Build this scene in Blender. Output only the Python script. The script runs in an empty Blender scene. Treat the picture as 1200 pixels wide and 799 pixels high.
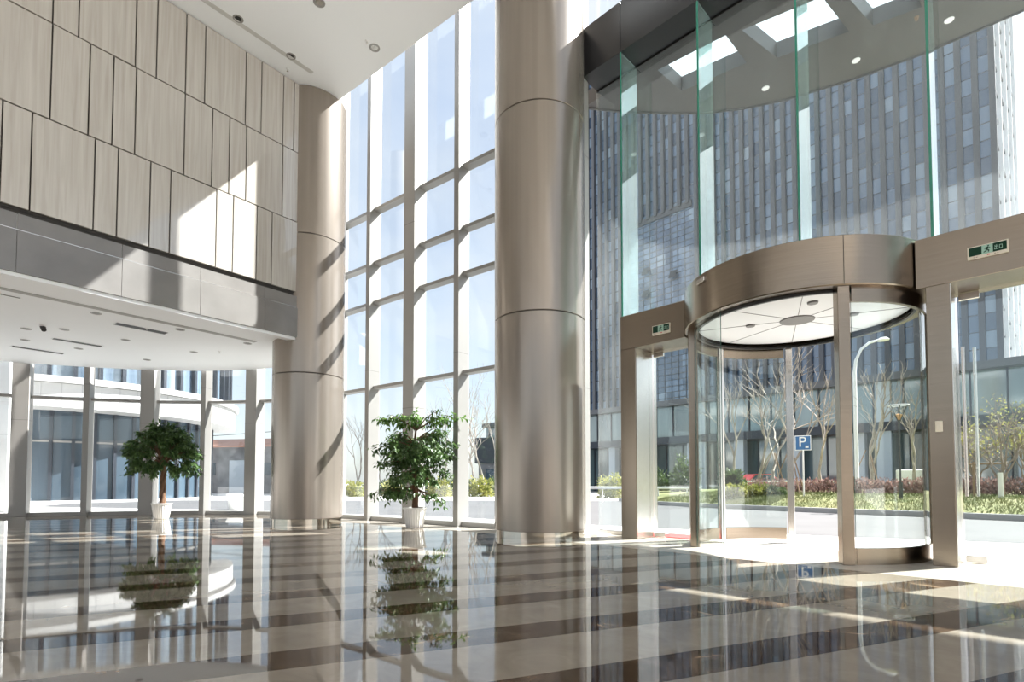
import bpy, math, random
from mathutils import Vector, Matrix, noise
rnd = random.Random(7)
PI = math.pi
C = bpy.context.scene.collection
def R(d): return math.radians(d)

# ------------------------------------------------------------------ mesh helper
class MB:
    def __init__(s): s.v = []; s.f = []; s.m = []
    def add(s, vs, fs, mi=0):
        o = len(s.v); s.v += [tuple(q) for q in vs]
        s.f += [tuple(i + o for i in f) for f in fs]; s.m += [mi] * len(fs)
        return s
    def box(s, x0, x1, y0, y1, z0, z1, mi=0, M=None):
        vs = [Vector((x, y, z)) for z in (z0, z1) for y in (y0, y1) for x in (x0, x1)]
        if M is not None: vs = [M @ q for q in vs]
        return s.add(vs, [(0, 2, 3, 1), (4, 5, 7, 6), (0, 1, 5, 4), (2, 6, 7, 3), (0, 4, 6, 2), (1, 3, 7, 5)], mi)
    def bevbox(s, x0, x1, y0, y1, z0, z1, b=.006, mi=0):      # box with chamfered vertical and horizontal edges
        xs = (x0, x0 + b, x1 - b, x1); ys = (y0, y0 + b, y1 - b, y1)
        ring = [(xs[1], ys[0]), (xs[2], ys[0]), (xs[3], ys[1]), (xs[3], ys[2]), (xs[2], ys[3]), (xs[1], ys[3]), (xs[0], ys[2]), (xs[0], ys[1])]
        inner = [(xs[1], ys[1]), (xs[2], ys[1]), (xs[2], ys[1]), (xs[2], ys[2]), (xs[2], ys[2]), (xs[1], ys[2]), (xs[1], ys[2]), (xs[1], ys[1])]
        vs = [(p[0], p[1], z0) for p in inner] + [(p[0], p[1], z0 + b) for p in ring] + [(p[0], p[1], z1 - b) for p in ring] + [(p[0], p[1], z1) for p in inner]
        fs = []
        for l in range(3):
            for i in range(8):
                j = (i + 1) % 8; q = (l * 8 + i, l * 8 + j, l * 8 + 8 + j, l * 8 + 8 + i); fs.append(q)
        fs += [tuple(reversed(range(8))), tuple(range(24, 32))]
        return s.add(vs, fs, mi)
    def prism(s, pts, z0, z1, mi=0):
        n = len(pts)
        ar = sum(pts[i][0] * pts[(i + 1) % n][1] - pts[(i + 1) % n][0] * pts[i][1] for i in range(n))
        if ar < 0: pts = list(reversed(pts))
        vs = [(p[0], p[1], z0) for p in pts] + [(p[0], p[1], z1) for p in pts]
        fs = [tuple(reversed(range(n))), tuple(range(n, 2 * n))] + [(i, (i + 1) % n, n + (i + 1) % n, n + i) for i in range(n)]
        return s.add(vs, fs, mi)
    def lathe(s, prof, cx=0, cy=0, n=64, mi=0, a0=0, a1=2 * PI, flute=0, nf=0):
        full = abs(a1 - a0) > 2 * PI - 1e-4; k = n if full else n + 1
        vs = []
        for i in range(k):
            a = a0 + (a1 - a0) * i / n
            for (r, z) in prof:
                rr = r * (1 + flute * (1 if (i * nf * 2 // n) % 2 else -1)) if flute and r > .02 else r
                vs.append((cx + rr * math.cos(a), cy + rr * math.sin(a), z))
        m = len(prof); fs = []
        for i in range(n):
            j = (i + 1) % k
            for q in range(m - 1): fs.append((i * m + q, j * m + q, j * m + q + 1, i * m + q + 1))
        return s.add(vs, fs, mi)
    def arcwall(s, cx, cy, r0, r1, a0, a1, z0, z1, n=32, mi=0, edge=None):   # solid curved wall
        vs = []; fs = []
        for i in range(n + 1):
            a = a0 + (a1 - a0) * i / n; c, q = math.cos(a), math.sin(a)
            vs += [(cx + r0 * c, cy + r0 * q, z0), (cx + r1 * c, cy + r1 * q, z0), (cx + r1 * c, cy + r1 * q, z1), (cx + r0 * c, cy + r0 * q, z1)]
        for i in range(n):
            b = i * 4
            for k in range(4): fs.append((b + k, b + (k + 1) % 4, b + 4 + (k + 1) % 4, b + 4 + k))
        fl = (a1 > a0)
        if not fl: fs = [tuple(reversed(f)) for f in fs]
        s.add(vs, [tuple(reversed(f)) for f in fs], mi)
        o = len(s.v) - len(vs)
        s.f += [(o, o + 1, o + 2, o + 3), tuple(o + n * 4 + k for k in (3, 2, 1, 0))]; s.m += [mi if edge is None else edge] * 2
        return s
    def tube(s, pts, rads, n=6, mi=0, cap=True):
        pts = [Vector(p) for p in pts]
        if not hasattr(rads, '__len__'): rads = [rads] * len(pts)
        o = len(s.v); up = Vector((.3, .2, 1)).normalized(); fs = []
        for i, p in enumerate(pts):
            d = (pts[min(i + 1, len(pts) - 1)] - pts[max(i - 1, 0)])
            if d.length < 1e-9: d = Vector((0, 0, 1))
            d.normalize()
            a = d.cross(up)
            if a.length < .05: a = d.cross(Vector((1, 0, 0)))
            a.normalize(); b = d.cross(a)
            for k in range(n):
                t = 2 * PI * k / n; q = p + (a * math.cos(t) + b * math.sin(t)) * rads[i]; s.v.append(tuple(q))
        for i in range(len(pts) - 1):
            for k in range(n):
                j = (k + 1) % n; fs.append((o + i * n + k, o + i * n + j, o + i * n + n + j, o + i * n + n + k))
        if cap:
            fs.append(tuple(o + k for k in reversed(range(n)))); fs.append(tuple(o + (len(pts) - 1) * n + k for k in range(n)))
        s.f += fs; s.m += [mi] * len(fs); return s
    def build(s, name, mats, parent=None, smooth=None, loc=None, rotz=None):
        me = bpy.data.meshes.new(name); me.from_pydata(s.v, [], s.f)
        if not isinstance(mats, (list, tuple)): mats = [mats]
        for m in mats: me.materials.append(m)
        me.polygons.foreach_set('material_index', s.m)
        if smooth:
            me.polygons.foreach_set('use_smooth', [True] * len(s.f))
        me.update()
        if smooth and smooth < 90: me.set_sharp_from_angle(angle=R(smooth))
        o = bpy.data.objects.new(name, me); C.objects.link(o)
        if parent: o.parent = parent
        if loc: o.location = loc
        if rotz is not None: o.rotation_euler = (0, 0, rotz)
        return o

def tag(o, label, cat, group=None, kind=None):
    o['label'] = label; o['category'] = cat
    if group: o['group'] = group
    if kind: o['kind'] = kind
    return o
def struct(o, label=None):
    o['kind'] = 'structure'
    if label: o['label'] = label
    return o
def empty(name, loc=(0, 0, 0), rotz=0):
    o = bpy.data.objects.new(name, None); C.objects.link(o); o.empty_display_size = .1
    o.location = loc; o.rotation_euler = (0, 0, rotz); return o
def dup(root, loc, rotz=None, label=None):
    r = root.copy(); C.objects.link(r); r.location = loc
    if rotz is not None: r.rotation_euler = (0, 0, rotz)
    if label: r['label'] = label
    for ch in list(root.children):
        c = ch.copy(); C.objects.link(c); c.parent = r
        for g in list(ch.children):
            d = g.copy(); C.objects.link(d); d.parent = c
    return r

# ------------------------------------------------------------------ materials
def mat(name, col=(.5, .5, .5), rough=.5, metal=0, spec=.5, coat=0, coat_rough=.05, ior=1.5):
    m = bpy.data.materials.new(name); m.use_nodes = True
    b = m.node_tree.nodes['Principled BSDF']
    b.inputs['Base Color'].default_value = (*col, 1); b.inputs['Roughness'].default_value = rough
    b.inputs['Metallic'].default_value = metal; b.inputs['Specular IOR Level'].default_value = spec
    b.inputs['Coat Weight'].default_value = coat; b.inputs['Coat Roughness'].default_value = coat_rough
    b.inputs['IOR'].default_value = ior
    return m
def nd(m, t, **kw):
    n = m.node_tree.nodes.new(t)
    for k, v in kw.items():
        if k in n.inputs: n.inputs[k].default_value = v
        else: setattr(n, k, v)
    return n
def lk(m, a, ao, b, bi): m.node_tree.links.new(a.outputs[ao], b.inputs[bi])
def bsdf(m): return m.node_tree.nodes['Principled BSDF']
def coords(m, scale=(1, 1, 1), kind='Object'):
    t = nd(m, 'ShaderNodeTexCoord'); mp = nd(m, 'ShaderNodeMapping'); mp.inputs['Scale'].default_value = scale
    lk(m, t, kind, mp, 'Vector'); return mp
def ramp(m, stops):
    r = nd(m, 'ShaderNodeValToRGB'); el = r.color_ramp.elements
    while len(el) < len(stops): el.new(.5)
    for e, (p, c) in zip(el, stops): e.position = p; e.color = (*c, 1)
    return r
def noisy(m, c0, c1, scale=(1, 1, 1), ns=5., detail=4., kind='Object', rough_var=None):
    mp = coords(m, scale, kind); n = nd(m, 'ShaderNodeTexNoise', Scale=ns, Detail=detail); lk(m, mp, 0, n, 'Vector')
    r = ramp(m, [(.3, c0), (.7, c1)]); lk(m, n, 'Fac', r, 'Fac'); lk(m, r, 'Color', bsdf(m), 'Base Color')
    return n
def bump(m, n, out='Fac', strength=.1, dist=.01):
    b = nd(m, 'ShaderNodeBump', Strength=strength, Distance=dist); lk(m, n, out, b, 'Height'); lk(m, b, 'Normal', bsdf(m), 'Normal'); return b

def glass_mat(name, tint=(.93, .96, .96), f0=.045, dirt=0., dirtcol=(.8, .85, .87), rough=0.):
    """clear architectural glass: see-through, mirror by the angle of view, a little dust"""
    m = bpy.data.materials.new(name); m.use_nodes = True; nt = m.node_tree; nt.nodes.clear()
    out = nd(m, 'ShaderNodeOutputMaterial'); tr = nd(m, 'ShaderNodeBsdfTransparent', Color=(*tint, 1)); gl = nd(m, 'ShaderNodeBsdfGlossy', Roughness=rough)
    gl.inputs['Color'].default_value = (.95, .97, .97, 1)
    g = nd(m, 'ShaderNodeNewGeometry'); dt = nd(m, 'ShaderNodeVectorMath', operation='DOT_PRODUCT'); lk(m, g, 'Normal', dt, 0); lk(m, g, 'Incoming', dt, 1)
    ab = nd(m, 'ShaderNodeMath', operation='ABSOLUTE'); lk(m, dt, 'Value', ab, 0)
    om = nd(m, 'ShaderNodeMath', operation='SUBTRACT'); om.inputs[0].default_value = 1; lk(m, ab, 0, om, 1)
    pw = nd(m, 'ShaderNodeMath', operation='POWER'); lk(m, om, 0, pw, 0); pw.inputs[1].default_value = 5
    mu = nd(m, 'ShaderNodeMath', operation='MULTIPLY_ADD'); lk(m, pw, 0, mu, 0); mu.inputs[1].default_value = 1 - f0; mu.inputs[2].default_value = f0
    mx = nd(m, 'ShaderNodeMixShader'); lk(m, mu, 0, mx, 0); lk(m, tr, 0, mx, 1); lk(m, gl, 0, mx, 2)
    last = mx
    if dirt:
        df = nd(m, 'ShaderNodeBsdfDiffuse', Color=(*dirtcol, 1)); tl = nd(m, 'ShaderNodeBsdfTranslucent', Color=(*dirtcol, 1)); ad = nd(m, 'ShaderNodeMixShader', Fac=.5)
        lk(m, df, 0, ad, 1); lk(m, tl, 0, ad, 2)
        mp = coords(m, (1, 1, .35)); n = nd(m, 'ShaderNodeTexNoise', Scale=2.2, Detail=6.); lk(m, mp, 0, n, 'Vector')
        r = nd(m, 'ShaderNodeMapRange'); lk(m, n, 'Fac', r, 'Value'); r.inputs['From Min'].default_value = .35; r.inputs['From Max'].default_value = .75
        r.inputs['To Min'].default_value = dirt * .3; r.inputs['To Max'].default_value = dirt * 1.7
        m2 = nd(m, 'ShaderNodeMixShader'); lk(m, r, 0, m2, 0); lk(m, mx, 0, m2, 1); lk(m, ad, 0, m2, 2); last = m2
    lk(m, last, 0, out, 0); return m

M = {}
M['white_paint'] = mat('white ceiling paint', (.87, .885, .90), .6)
M['col'] = mat('champagne metal cladding', (.32, .278, .24), .25, .6, .5)
n_ = noisy(M['col'], (.30, .26, .223), (.345, .30, .258), (1, 1, .02), 9., 2.)
M['chrome'] = mat('mirror chrome', (.55, .51, .45), .08, 1)
M['seam'] = mat('dark joint', (.03, .026, .022), .6)
M['steel'] = mat('brushed bronze steel', (.31, .255, .20), .26, 1)
n_ = noisy(M['steel'], (.25, .205, .16), (.295, .245, .195), (.4, .4, 60), 3., 2.)
M['bright_steel'] = mat('brushed stainless steel', (.66, .63, .60), .24, 1)
M['mullion'] = mat('warm grey aluminium', (.30, .29, .275), .38, .25)
M['mullion_post'] = mat('white grey aluminium panel', (.33, .32, .305), .4, .15)
M['beam'] = mat('dark grey metal panel', (.022, .022, .023), .3, .3)
M['soffit_dark'] = mat('grey metal soffit', (.065, .063, .064), .4, .3)
M['clear'] = glass_mat('clear glass', (.95, .975, .985), .045)
M['street_glass'] = glass_mat('dusty clear glass', (.93, .965, .97), .05, .035)
M['door_glass'] = glass_mat('curved door glass', (.93, .97, .965), .05)
M['fin_glass'] = glass_mat('laminated fin glass', (.80, .93, .90), .22, .12, (.74, .88, .90))
M['green_edge'] = mat('green glass edge', (.02, .22, .15), .12, 0, .8)
M['glass_edge'] = mat('dark glass edge', (.03, .075, .065), .12, 0, .8)
M['frost'] = bpy.data.materials.new('frosted skylight glass'); M['frost'].use_nodes = True
nt = M['frost'].node_tree; nt.nodes.clear(); o_ = nd(M['frost'], 'ShaderNodeOutputMaterial'); t_ = nd(M['frost'], 'ShaderNodeBsdfTranslucent', Color=(.50, .54, .56, 1)); lk(M['frost'], t_, 0, o_, 0)
M['dark_metal'] = mat('dark anodised metal', (.05, .05, .052), .4, .5)
M['black'] = mat('black', (.012, .012, .013), .5)
M['grey_slot'] = mat('grey grille', (.15, .145, .14), .5)
M['soft_slot'] = mat('soft grey slot', (.38, .375, .365), .6)
M['pale_slot'] = mat('pale grey slot', (.58, .575, .56), .6)
M['lamp_lens'] = mat('lamp reflector', (.55, .54, .5), .25, .8)
M['drum_ceiling'] = mat('white panel ceiling', (.60, .605, .61), .4)
M['cream_plate'] = mat('cream plastic plate', (.72, .66, .55), .4)
M['red_mat'] = mat('red mat', (.62, .03, .03), .9)
M['pot'] = mat('white glazed ceramic', (.80, .78, .75), .3)
M['soil'] = mat('soil', (.035, .022, .014), .95)
M['bark_in'] = mat('brown bark', (.16, .085, .045), .8)
noisy(M['bark_in'], (.09, .045, .025), (.22, .12, .065), (1, 1, .25), 30., 4.)

# wall panels: pale wood grained laminate under a polished lacquer
m = M['panel'] = mat('wood grain laminate', (.5, .46, .4), .22, 0, .6, .8, .015)
mp = coords(m, (9., 9., .35)); nz = nd(m, 'ShaderNodeTexNoise', Scale=2., Detail=5.); nz.inputs['Distortion'].default_value = .6; lk(m, mp, 0, nz, 'Vector')
r = ramp(m, [(.25, (.41, .375, .33)), (.5, (.475, .442, .398)), (.75, (.54, .51, .468))]); lk(m, nz, 'Fac', r, 'Fac'); lk(m, r, 'Color', bsdf(m), 'Base Color')
mp2 = coords(m, (1, 1, .5)); nb = nd(m, 'ShaderNodeTexNoise', Scale=.7, Detail=1.); lk(m, mp2, 0, nb, 'Vector')
bsdf(m).inputs['Coat IOR'].default_value = 2.0
bp = nd(m, 'ShaderNodeBump', Strength=.35, Distance=.018); lk(m, nb, 'Fac', bp, 'Height'); lk(m, bp, 'Normal', bsdf(m), 'Coat Normal')
# fascia stone
m = M['fascia'] = mat('polished grey stone', (.30, .285, .27), .18, 0, .6)
noisy(m, (.185, .175, .166), (.24, .229, .218), (1, 1, 1), 1.6, 5.)
# floor: alternating dark and light marble bands, polished
m = M['floor'] = mat('polished banded marble', (.3, .3, .3), .03, 0, .5, 0, .02, 1.62)
tc = nd(m, 'ShaderNodeTexCoord'); sx = nd(m, 'ShaderNodeSeparateXYZ'); lk(m, tc, 'Object', sx, 0)
def mth(op, a=None, b=None, va=None, vb=None):
    n = nd(m, 'ShaderNodeMath', operation=op)
    if a is not None: lk(m, a, 0, n, 0)
    elif va is not None: n.inputs[0].default_value = va
    if b is not None: lk(m, b, 0, n, 1)
    elif vb is not None: n.inputs[1].default_value = vb
    return n
xs = nd(m, 'ShaderNodeMath', operation='MULTIPLY'); lk(m, sx, 'X', xs, 0); xs.inputs[1].default_value = -math.tan(R(22.5))
pp = nd(m, 'ShaderNodeMath', operation='ADD'); lk(m, sx, 'Y', pp, 0); lk(m, xs, 0, pp, 1)
q1 = mth('SUBTRACT', pp, None, vb=.476); q2 = mth('DIVIDE', q1, None, vb=.85); q3 = mth('ADD', q2, None, vb=.5); fr = mth('FRACT', q3); q4 = mth('SUBTRACT', fr, None, vb=.5); q5 = mth('ABSOLUTE', q4)
isd = mth('LESS_THAN', q5, None, vb=.182)
n1 = nd(m, 'ShaderNodeTexNoise', Scale=3.2, Detail=8., Roughness=.62); n1.inputs['Distortion'].default_value = 1.2; lk(m, tc, 'Object', n1, 'Vector')
rd = ramp(m, [(.3, (.028, .016, .009)), (.52, (.060, .037, .022)), (.63, (.12, .078, .047)), (.67, (.32, .23, .15)), (.72, (.065, .040, .024))]); lk(m, n1, 'Fac', rd, 'Fac')
rl = ramp(m, [(.25, (.21, .18, .142)), (.6, (.265, .23, .185)), (.8, (.32, .285, .235))]); lk(m, n1, 'Fac', rl, 'Fac')
mx = nd(m, 'ShaderNodeMix', data_type='RGBA'); lk(m, isd, 0, mx, 0); lk(m, rl, 'Color', mx, 6); lk(m, rd, 'Color', mx, 7)
def border(nx, ny, lim):                                            # pale border along the facade, sunlit brightness put into the stone colour
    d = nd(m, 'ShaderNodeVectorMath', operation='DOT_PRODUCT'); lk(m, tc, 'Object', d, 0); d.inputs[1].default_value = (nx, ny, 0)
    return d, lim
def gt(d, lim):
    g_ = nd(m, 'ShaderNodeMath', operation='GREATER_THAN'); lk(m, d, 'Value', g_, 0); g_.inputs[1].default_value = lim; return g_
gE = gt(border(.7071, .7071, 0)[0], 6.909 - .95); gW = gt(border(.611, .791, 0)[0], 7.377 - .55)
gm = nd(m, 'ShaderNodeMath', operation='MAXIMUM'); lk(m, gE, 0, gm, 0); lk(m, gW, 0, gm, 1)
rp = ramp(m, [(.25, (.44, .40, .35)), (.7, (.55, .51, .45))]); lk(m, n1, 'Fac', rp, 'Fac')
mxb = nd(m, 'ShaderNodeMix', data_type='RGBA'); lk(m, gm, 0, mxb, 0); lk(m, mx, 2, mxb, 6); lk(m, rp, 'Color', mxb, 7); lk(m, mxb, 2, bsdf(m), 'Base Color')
n2 = nd(m, 'ShaderNodeTexNoise', Scale=.9, Detail=1.); lk(m, tc, 'Object', n2, 'Vector'); bump(m, n2, 'Fac', .10, .006)

# outdoors
M['paving'] = mat('pale paving stone', (.60, .59, .575), .8); noisy(M['paving'], (.55, .54, .53), (.65, .64, .62), (1, 1, 1), .5, 5.)
M['asphalt'] = mat('grey asphalt', (.27, .27, .285), .85); noisy(M['asphalt'], (.072, .073, .077), (.092, .093, .098), (1, 1, 1), .6, 6.)
M['curb'] = mat('grey kerb stone', (.35, .35, .36), .8)
M['grass_soil'] = mat('lawn ground', (.20, .22, .07), .95); noisy(M['grass_soil'], (.10, .125, .035), (.22, .21, .09), (1, 1, 1), 1.1, 6.)
M['grass'] = mat('grass blades', (.28, .33, .10), .7); noisy(M['grass'], (.10, .145, .035), (.23, .225, .095), (1, 1, 1), .8, 4.)
def leafmat(name, c0, c1, ns=9., rough=.42, tl=.35):
    m = mat(name, c0, rough); noisy(m, c0, c1, (1, 1, 1), ns, 2.)
    nt = m.node_tree; out = nt.nodes['Material Output']; t = nd(m, 'ShaderNodeBsdfTranslucent'); r = [n for n in nt.nodes if n.type == 'VALTORGB'][0]
    lk(m, r, 'Color', t, 'Color'); mxs = nd(m, 'ShaderNodeMixShader', Fac=tl); lk(m, bsdf(m), 0, mxs, 1); lk(m, t, 0, mxs, 2); lk(m, mxs, 0, out, 0); return m
M['leaf'] = leafmat('glossy green leaves', (.032, .08, .02), (.12, .20, .06))
M['leaf2'] = leafmat('light green leaves', (.045, .12, .02), (.17, .30, .06))
M['shrub'] = leafmat('yellow green shrub leaves', (.12, .15, .03), (.40, .38, .10), 3., .6)
M['dshrub'] = leafmat('dark green shrub leaves', (.03, .06, .02), (.09, .13, .045), 3., .6)
M['hedge'] = leafmat('reddish brown hedge twigs', (.13, .07, .065), (.34, .23, .20), 5., .8)
M['bark'] = mat('pale grey bark', (.30, .26, .22), .85); noisy(M['bark'], (.20, .165, .14), (.44, .40, .35), (1, 1, .4), 6., 4.)
M['bark_dark'] = mat('dark twig bark', (.13, .105, .085), .85)
M['bark_twig'] = mat('brown twig bark', (.21, .165, .125), .85)
M['lime'] = mat('white painted bark', (.75, .74, .72), .8)
M['wood'] = mat('brown timber stake', (.24, .16, .10), .8)
M['white_metal'] = mat('white painted metal', (.80, .80, .80), .4)
M['dark_post'] = mat('dark green grey metal', (.045, .055, .055), .45, .3)
M['lamp_glass'] = mat('amber lamp core', (.65, .36, .16), .4)
M['sign_blue'] = mat('blue sign enamel', (.05, .16, .36), .35)
M['sign_white'] = mat('white sign enamel', (.85, .86, .86), .4)
M['red'] = mat('red paint', (.60, .05, .05), .3, 0, .5, .5)
M['exit_green'] = mat('exit sign green', (.004, .035, .018), .6, 0, .2)
M['exit_pale'] = mat('exit sign pale green', (.33, .52, .42), .4)
M['stone_white'] = mat('white stone cladding', (.74, .725, .70), .55); noisy(M['stone_white'], (.52, .515, .505), (.60, .595, .585), (1, 1, 1), .7, 4.)
M['bglass'] = mat('dark blue window glass', (.055, .085, .115), .06, 0, .5, 0, .02, 1.5)
noisy(M['bglass'], (.02, .032, .046), (.075, .11, .145), (1, 1, .35), .45, 5.)
M['bglass2'] = mat('pale blue window glass', (.20, .28, .36), .08, 0, 1., 0, .02, 1.9)
mp = coords(M['bglass2'], (1, 1, .05)); w_ = nd(M['bglass2'], 'ShaderNodeTexNoise', Scale=2.6, Detail=3.); lk(M['bglass2'], mp, 0, w_, 'Vector')
r = ramp(M['bglass2'], [(.35, (.08, .12, .17)), (.65, (.24, .31, .37))]); lk(M['bglass2'], w_, 'Fac', r, 'Fac'); lk(M['bglass2'], r, 'Color', bsdf(M['bglass2']), 'Base Color')
M['bframe'] = mat('dark slate window frame', (.035, .042, .055), .45, .3)
M['roof_tile'] = mat('faded red roof tiles', (.42, .20, .14), .8); noisy(M['roof_tile'], (.34, .16, .11), (.50, .27, .20), (1, 1, 1), 1., 5.)
M['old_wall'] = mat('weathered grey wall', (.17, .17, .18), .9); noisy(M['old_wall'], (.10, .10, .11), (.25, .25, .26), (1, 1, 1), .8, 6.)
M['pale_wall'] = mat('pale blue grey wall', (.45, .50, .55), .8)
# office tower curtain wall: panes in a grid of floors and modules, tone varies pane by pane
m = M['tower'] = mat('tower blue glass panes', (.15, .2, .28), .10, 0, 1., 0, .02, 1.7)
tc = nd(m, 'ShaderNodeTexCoord'); sp = nd(m, 'ShaderNodeSeparateXYZ'); lk(m, tc, 'Object', sp, 0)
def fl(src, out, step):
    d = nd(m, 'ShaderNodeMath', operation='DIVIDE'); lk(m, src, out, d, 0); d.inputs[1].default_value = step
    f = nd(m, 'ShaderNodeMath', operation='FLOOR'); lk(m, d, 0, f, 0); return d, f
dx, fx = fl(sp, 'X', 1.5); dz, fz = fl(sp, 'Z', 2.0)
cb = nd(m, 'ShaderNodeCombineXYZ'); lk(m, fx, 0, cb, 0); lk(m, fz, 0, cb, 1)
wn = nd(m, 'ShaderNodeTexWhiteNoise', noise_dimensions='2D'); lk(m, cb, 0, wn, 'Vector')
r = ramp(m, [(0., (.045, .075, .125)), (.55, (.09, .14, .22)), (.86, (.15, .215, .31)), (1., (.28, .35, .42))]); lk(m, wn, 'Value', r, 'Fac')
fz2 = nd(m, 'ShaderNodeMath', operation='FRACT'); lk(m, dz, 0, fz2, 0); lt = nd(m, 'ShaderNodeMath', operation='LESS_THAN'); lk(m, fz2, 0, lt, 0); lt.inputs[1].default_value = .07
mx = nd(m, 'ShaderNodeMix', data_type='RGBA'); lk(m, lt, 0, mx, 0); lk(m, r, 'Color', mx, 6); mx.inputs[7].default_value = (.03, .036, .05, 1); lk(m, mx, 2, bsdf(m), 'Base Color')
M['tower_fin'] = mat('grey tower mullion', (.10, .105, .115), .5, .2)
M['podium_glass'] = mat('teal podium glass', (.06, .10, .11), .08, 0, 1., 0, .02, 1.8)
noisy(M['podium_glass'], (.035, .06, .068), (.16, .23, .24), (1, 1, .12), .55, 5.)

# ------------------------------------------------------------------ frames (world metres)
H = .85
AZ1 = R(-37.68); t1 = Vector((math.cos(AZ1), math.sin(AZ1))); n1v = Vector((-t1.y, t1.x)); O1 = Vector((-1.129, 10.193))
AZE = R(-45); tE = Vector((math.cos(AZE), math.sin(AZE))); nE = Vector((-tE.y, tE.x)); E0 = Vector((1.67, 8.10))
AZ3 = AZ1 + PI / 2; t3 = Vector((math.cos(AZ3), math.sin(AZ3))); n3 = Vector((-t3.y, t3.x)); P3 = Vector((-4.31, 10.68)); K3 = .952
def w1(a, b): return O1 + t1 * a + n1v * b
def we(a, b): return E0 + tE * a + nE * b
def w3(a, b): return P3 + t3 * (a * K3) + n3 * (b * K3)
L1 = (O1.x, O1.y, 0); LE = (E0.x, E0.y, 0); L3 = (P3.x, P3.y, 0)
ZC = 9.02; ZT = 12.0; ZM = 3.755

# ------------------------------------------------------------------ curved rear facade posts
posts = [Vector(p) for p in [(-13.25, 12.25), (-12.15, 13.04), (-10.90, 13.50), (-9.58, 13.87), (-8.20, 14.0), (-6.83, 13.83), (-5.50, 13.40)]]
posts.append(w1(-4.05, 0.0))
aW = [-4.05, -2.70, -1.285, .054, 1.43, 2.65]
def out_of(p, q):
    d = (q - p).normalized(); return Vector((-d.y, d.x))

# floor
fl_pts = [p + out_of(posts[i], posts[i + 1]) * .35 if i < 7 else p + n1v * .35 for i, p in enumerate(posts)]
fl_poly = [tuple(p) for p in fl_pts] + [tuple(w1(2.8, .35)), tuple(we(-.1, .62)), tuple(we(14, .62)), (16, -14), (-22, -14), (-22, 6)]
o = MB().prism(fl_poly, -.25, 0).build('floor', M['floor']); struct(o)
# upper ceiling
ce = [w3(.62, 0), Vector((0, 0)), None]
def inter(p, d, q, e):
    det = d.x * e.y - d.y * e.x; r = q - p; t = (r.x * e.y - r.y * e.x) / det; return p + d * t
pE = n1v * 6.49; corner_e = inter(pE, t1, we(0, -1.05), tE); corner_w = inter(pE, t1, P3, t3)
ce = [tuple(inter(pE, t1, w3(0, .30), t3)), tuple(corner_e), tuple(we(5.2, -1.05)), tuple(we(6.2, -5.0)), tuple(we(16.5, -5.0)), (9.5, -12), tuple(w3(-26, .30))]  # unseen right side cut back so more sky light enters the hall
cm = MB().prism(ce, ZC, ZC + .45)
o = cm.build('ceiling', M['white_paint']); struct(o)
# recess line along the panel wall in the upper ceiling
o = MB().box(-6, -.10, -.535, -.44, ZC - .004, ZC + .01).build('trim_1', M['pale_slot'], None, loc=L3, rotz=AZ3); struct(o, 'narrow recessed slot in the upper ceiling along the panel wall')
# roof over the light gap behind the ceiling edge
o = MB().prism([tuple(w1(-6, -1.2)), tuple(w1(3.0, -1.2)), tuple(w1(3.0, .6)), tuple(w1(-6, .6))], ZT, ZT + .3).build('roof', M['white_paint']); struct(o)

# ------------------------------------------------------------------ panel wall (left)
r1 = [-10.2, -9.1, -8.4, -7.3, -6.6, -5.6, -4.168, -3.85, -3.083, -2.769, -2.307, -1.982, -1.229, -.913, -.448, -.209, -.02]
r2 = [-10.2, -9.6, -8.5, -7.9, -7.2, -6.5, -5.6, -4.164, -3.695, -3.379, -3.061, -2.305, -1.831, -1.521, -1.198, -.441, -.02]
r3 = [-10.2, -9.2, -8.7, -7.6, -6.8, -6.2, -5.2, -4.689, -4.364, -3.598, -3.286, -2.82, -2.508, -1.736, -1.426, -.962, -.649, -.02]
r1, r2, r3 = ([x * K3 for x in r] for r in (r1, r2, r3))
wm = MB()
wm.box(-23, .62, .04, .30, 4.67, ZC - .001, 1)                        # dark backing that shows in the joints
for (js, z0, z1) in ((r1, 7.573, ZC - .005), (r2, 6.135, 7.573), (r3, 4.70, 6.135)):
    for k in range(len(js) - 1):
        a0, a1 = js[k] + .009, js[k + 1] - .009
        tx, tz = rnd.uniform(-.006, .006), rnd.uniform(-.004, .004)
        Mx = Matrix.Translation(((a0 + a1) / 2, .02, (z0 + z1) / 2)) @ Matrix.Rotation(tx, 4, 'Z') @ Matrix.Rotation(tz, 4, 'X')
        hw, hh = (a1 - a0) / 2, (z1 - z0) / 2 - .009
        p = MB().bevbox(-hw, hw, -.02, .02, -hh, hh, .004)
        wm.add([Mx @ Vector(q) for q in p.v], p.f, 0)
o = wm.build('wall_left', [M['panel'], M['seam']], None, loc=L3, rotz=AZ3); struct(o, 'tall wall of pale wood grain panels in three staggered rows')
# fascia of the mezzanine
fm = MB()
js = [-23, -17, -13, -9.6, -6.1, -4.28, -3.05, -1.9, -.75, .10]
for k in range(len(js) - 1):
    fm.bevbox(js[k] + .002, js[k + 1] - .002, -.03, .30, ZM + .02, 4.373, .003, 0)
    fm.bevbox(js[k] + .002, js[k + 1] - .002, -.012, .30, 4.381, 4.612, .003, 0)
fm.box(-23, .10, .05, .30, 4.612, 4.698, 1)
o = fm.build('trim_2', [M['fascia'], M['seam']], None, loc=L3, rotz=AZ3); struct(o, 'polished grey stone fascia band under the panel wall')
o = MB().box(-23, .11, -.022, .0, 4.371, 4.383).build('trim_3', M['bright_steel'], None, loc=L3, rotz=AZ3); struct(o, 'thin bright metal line along the grey fascia')
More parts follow.
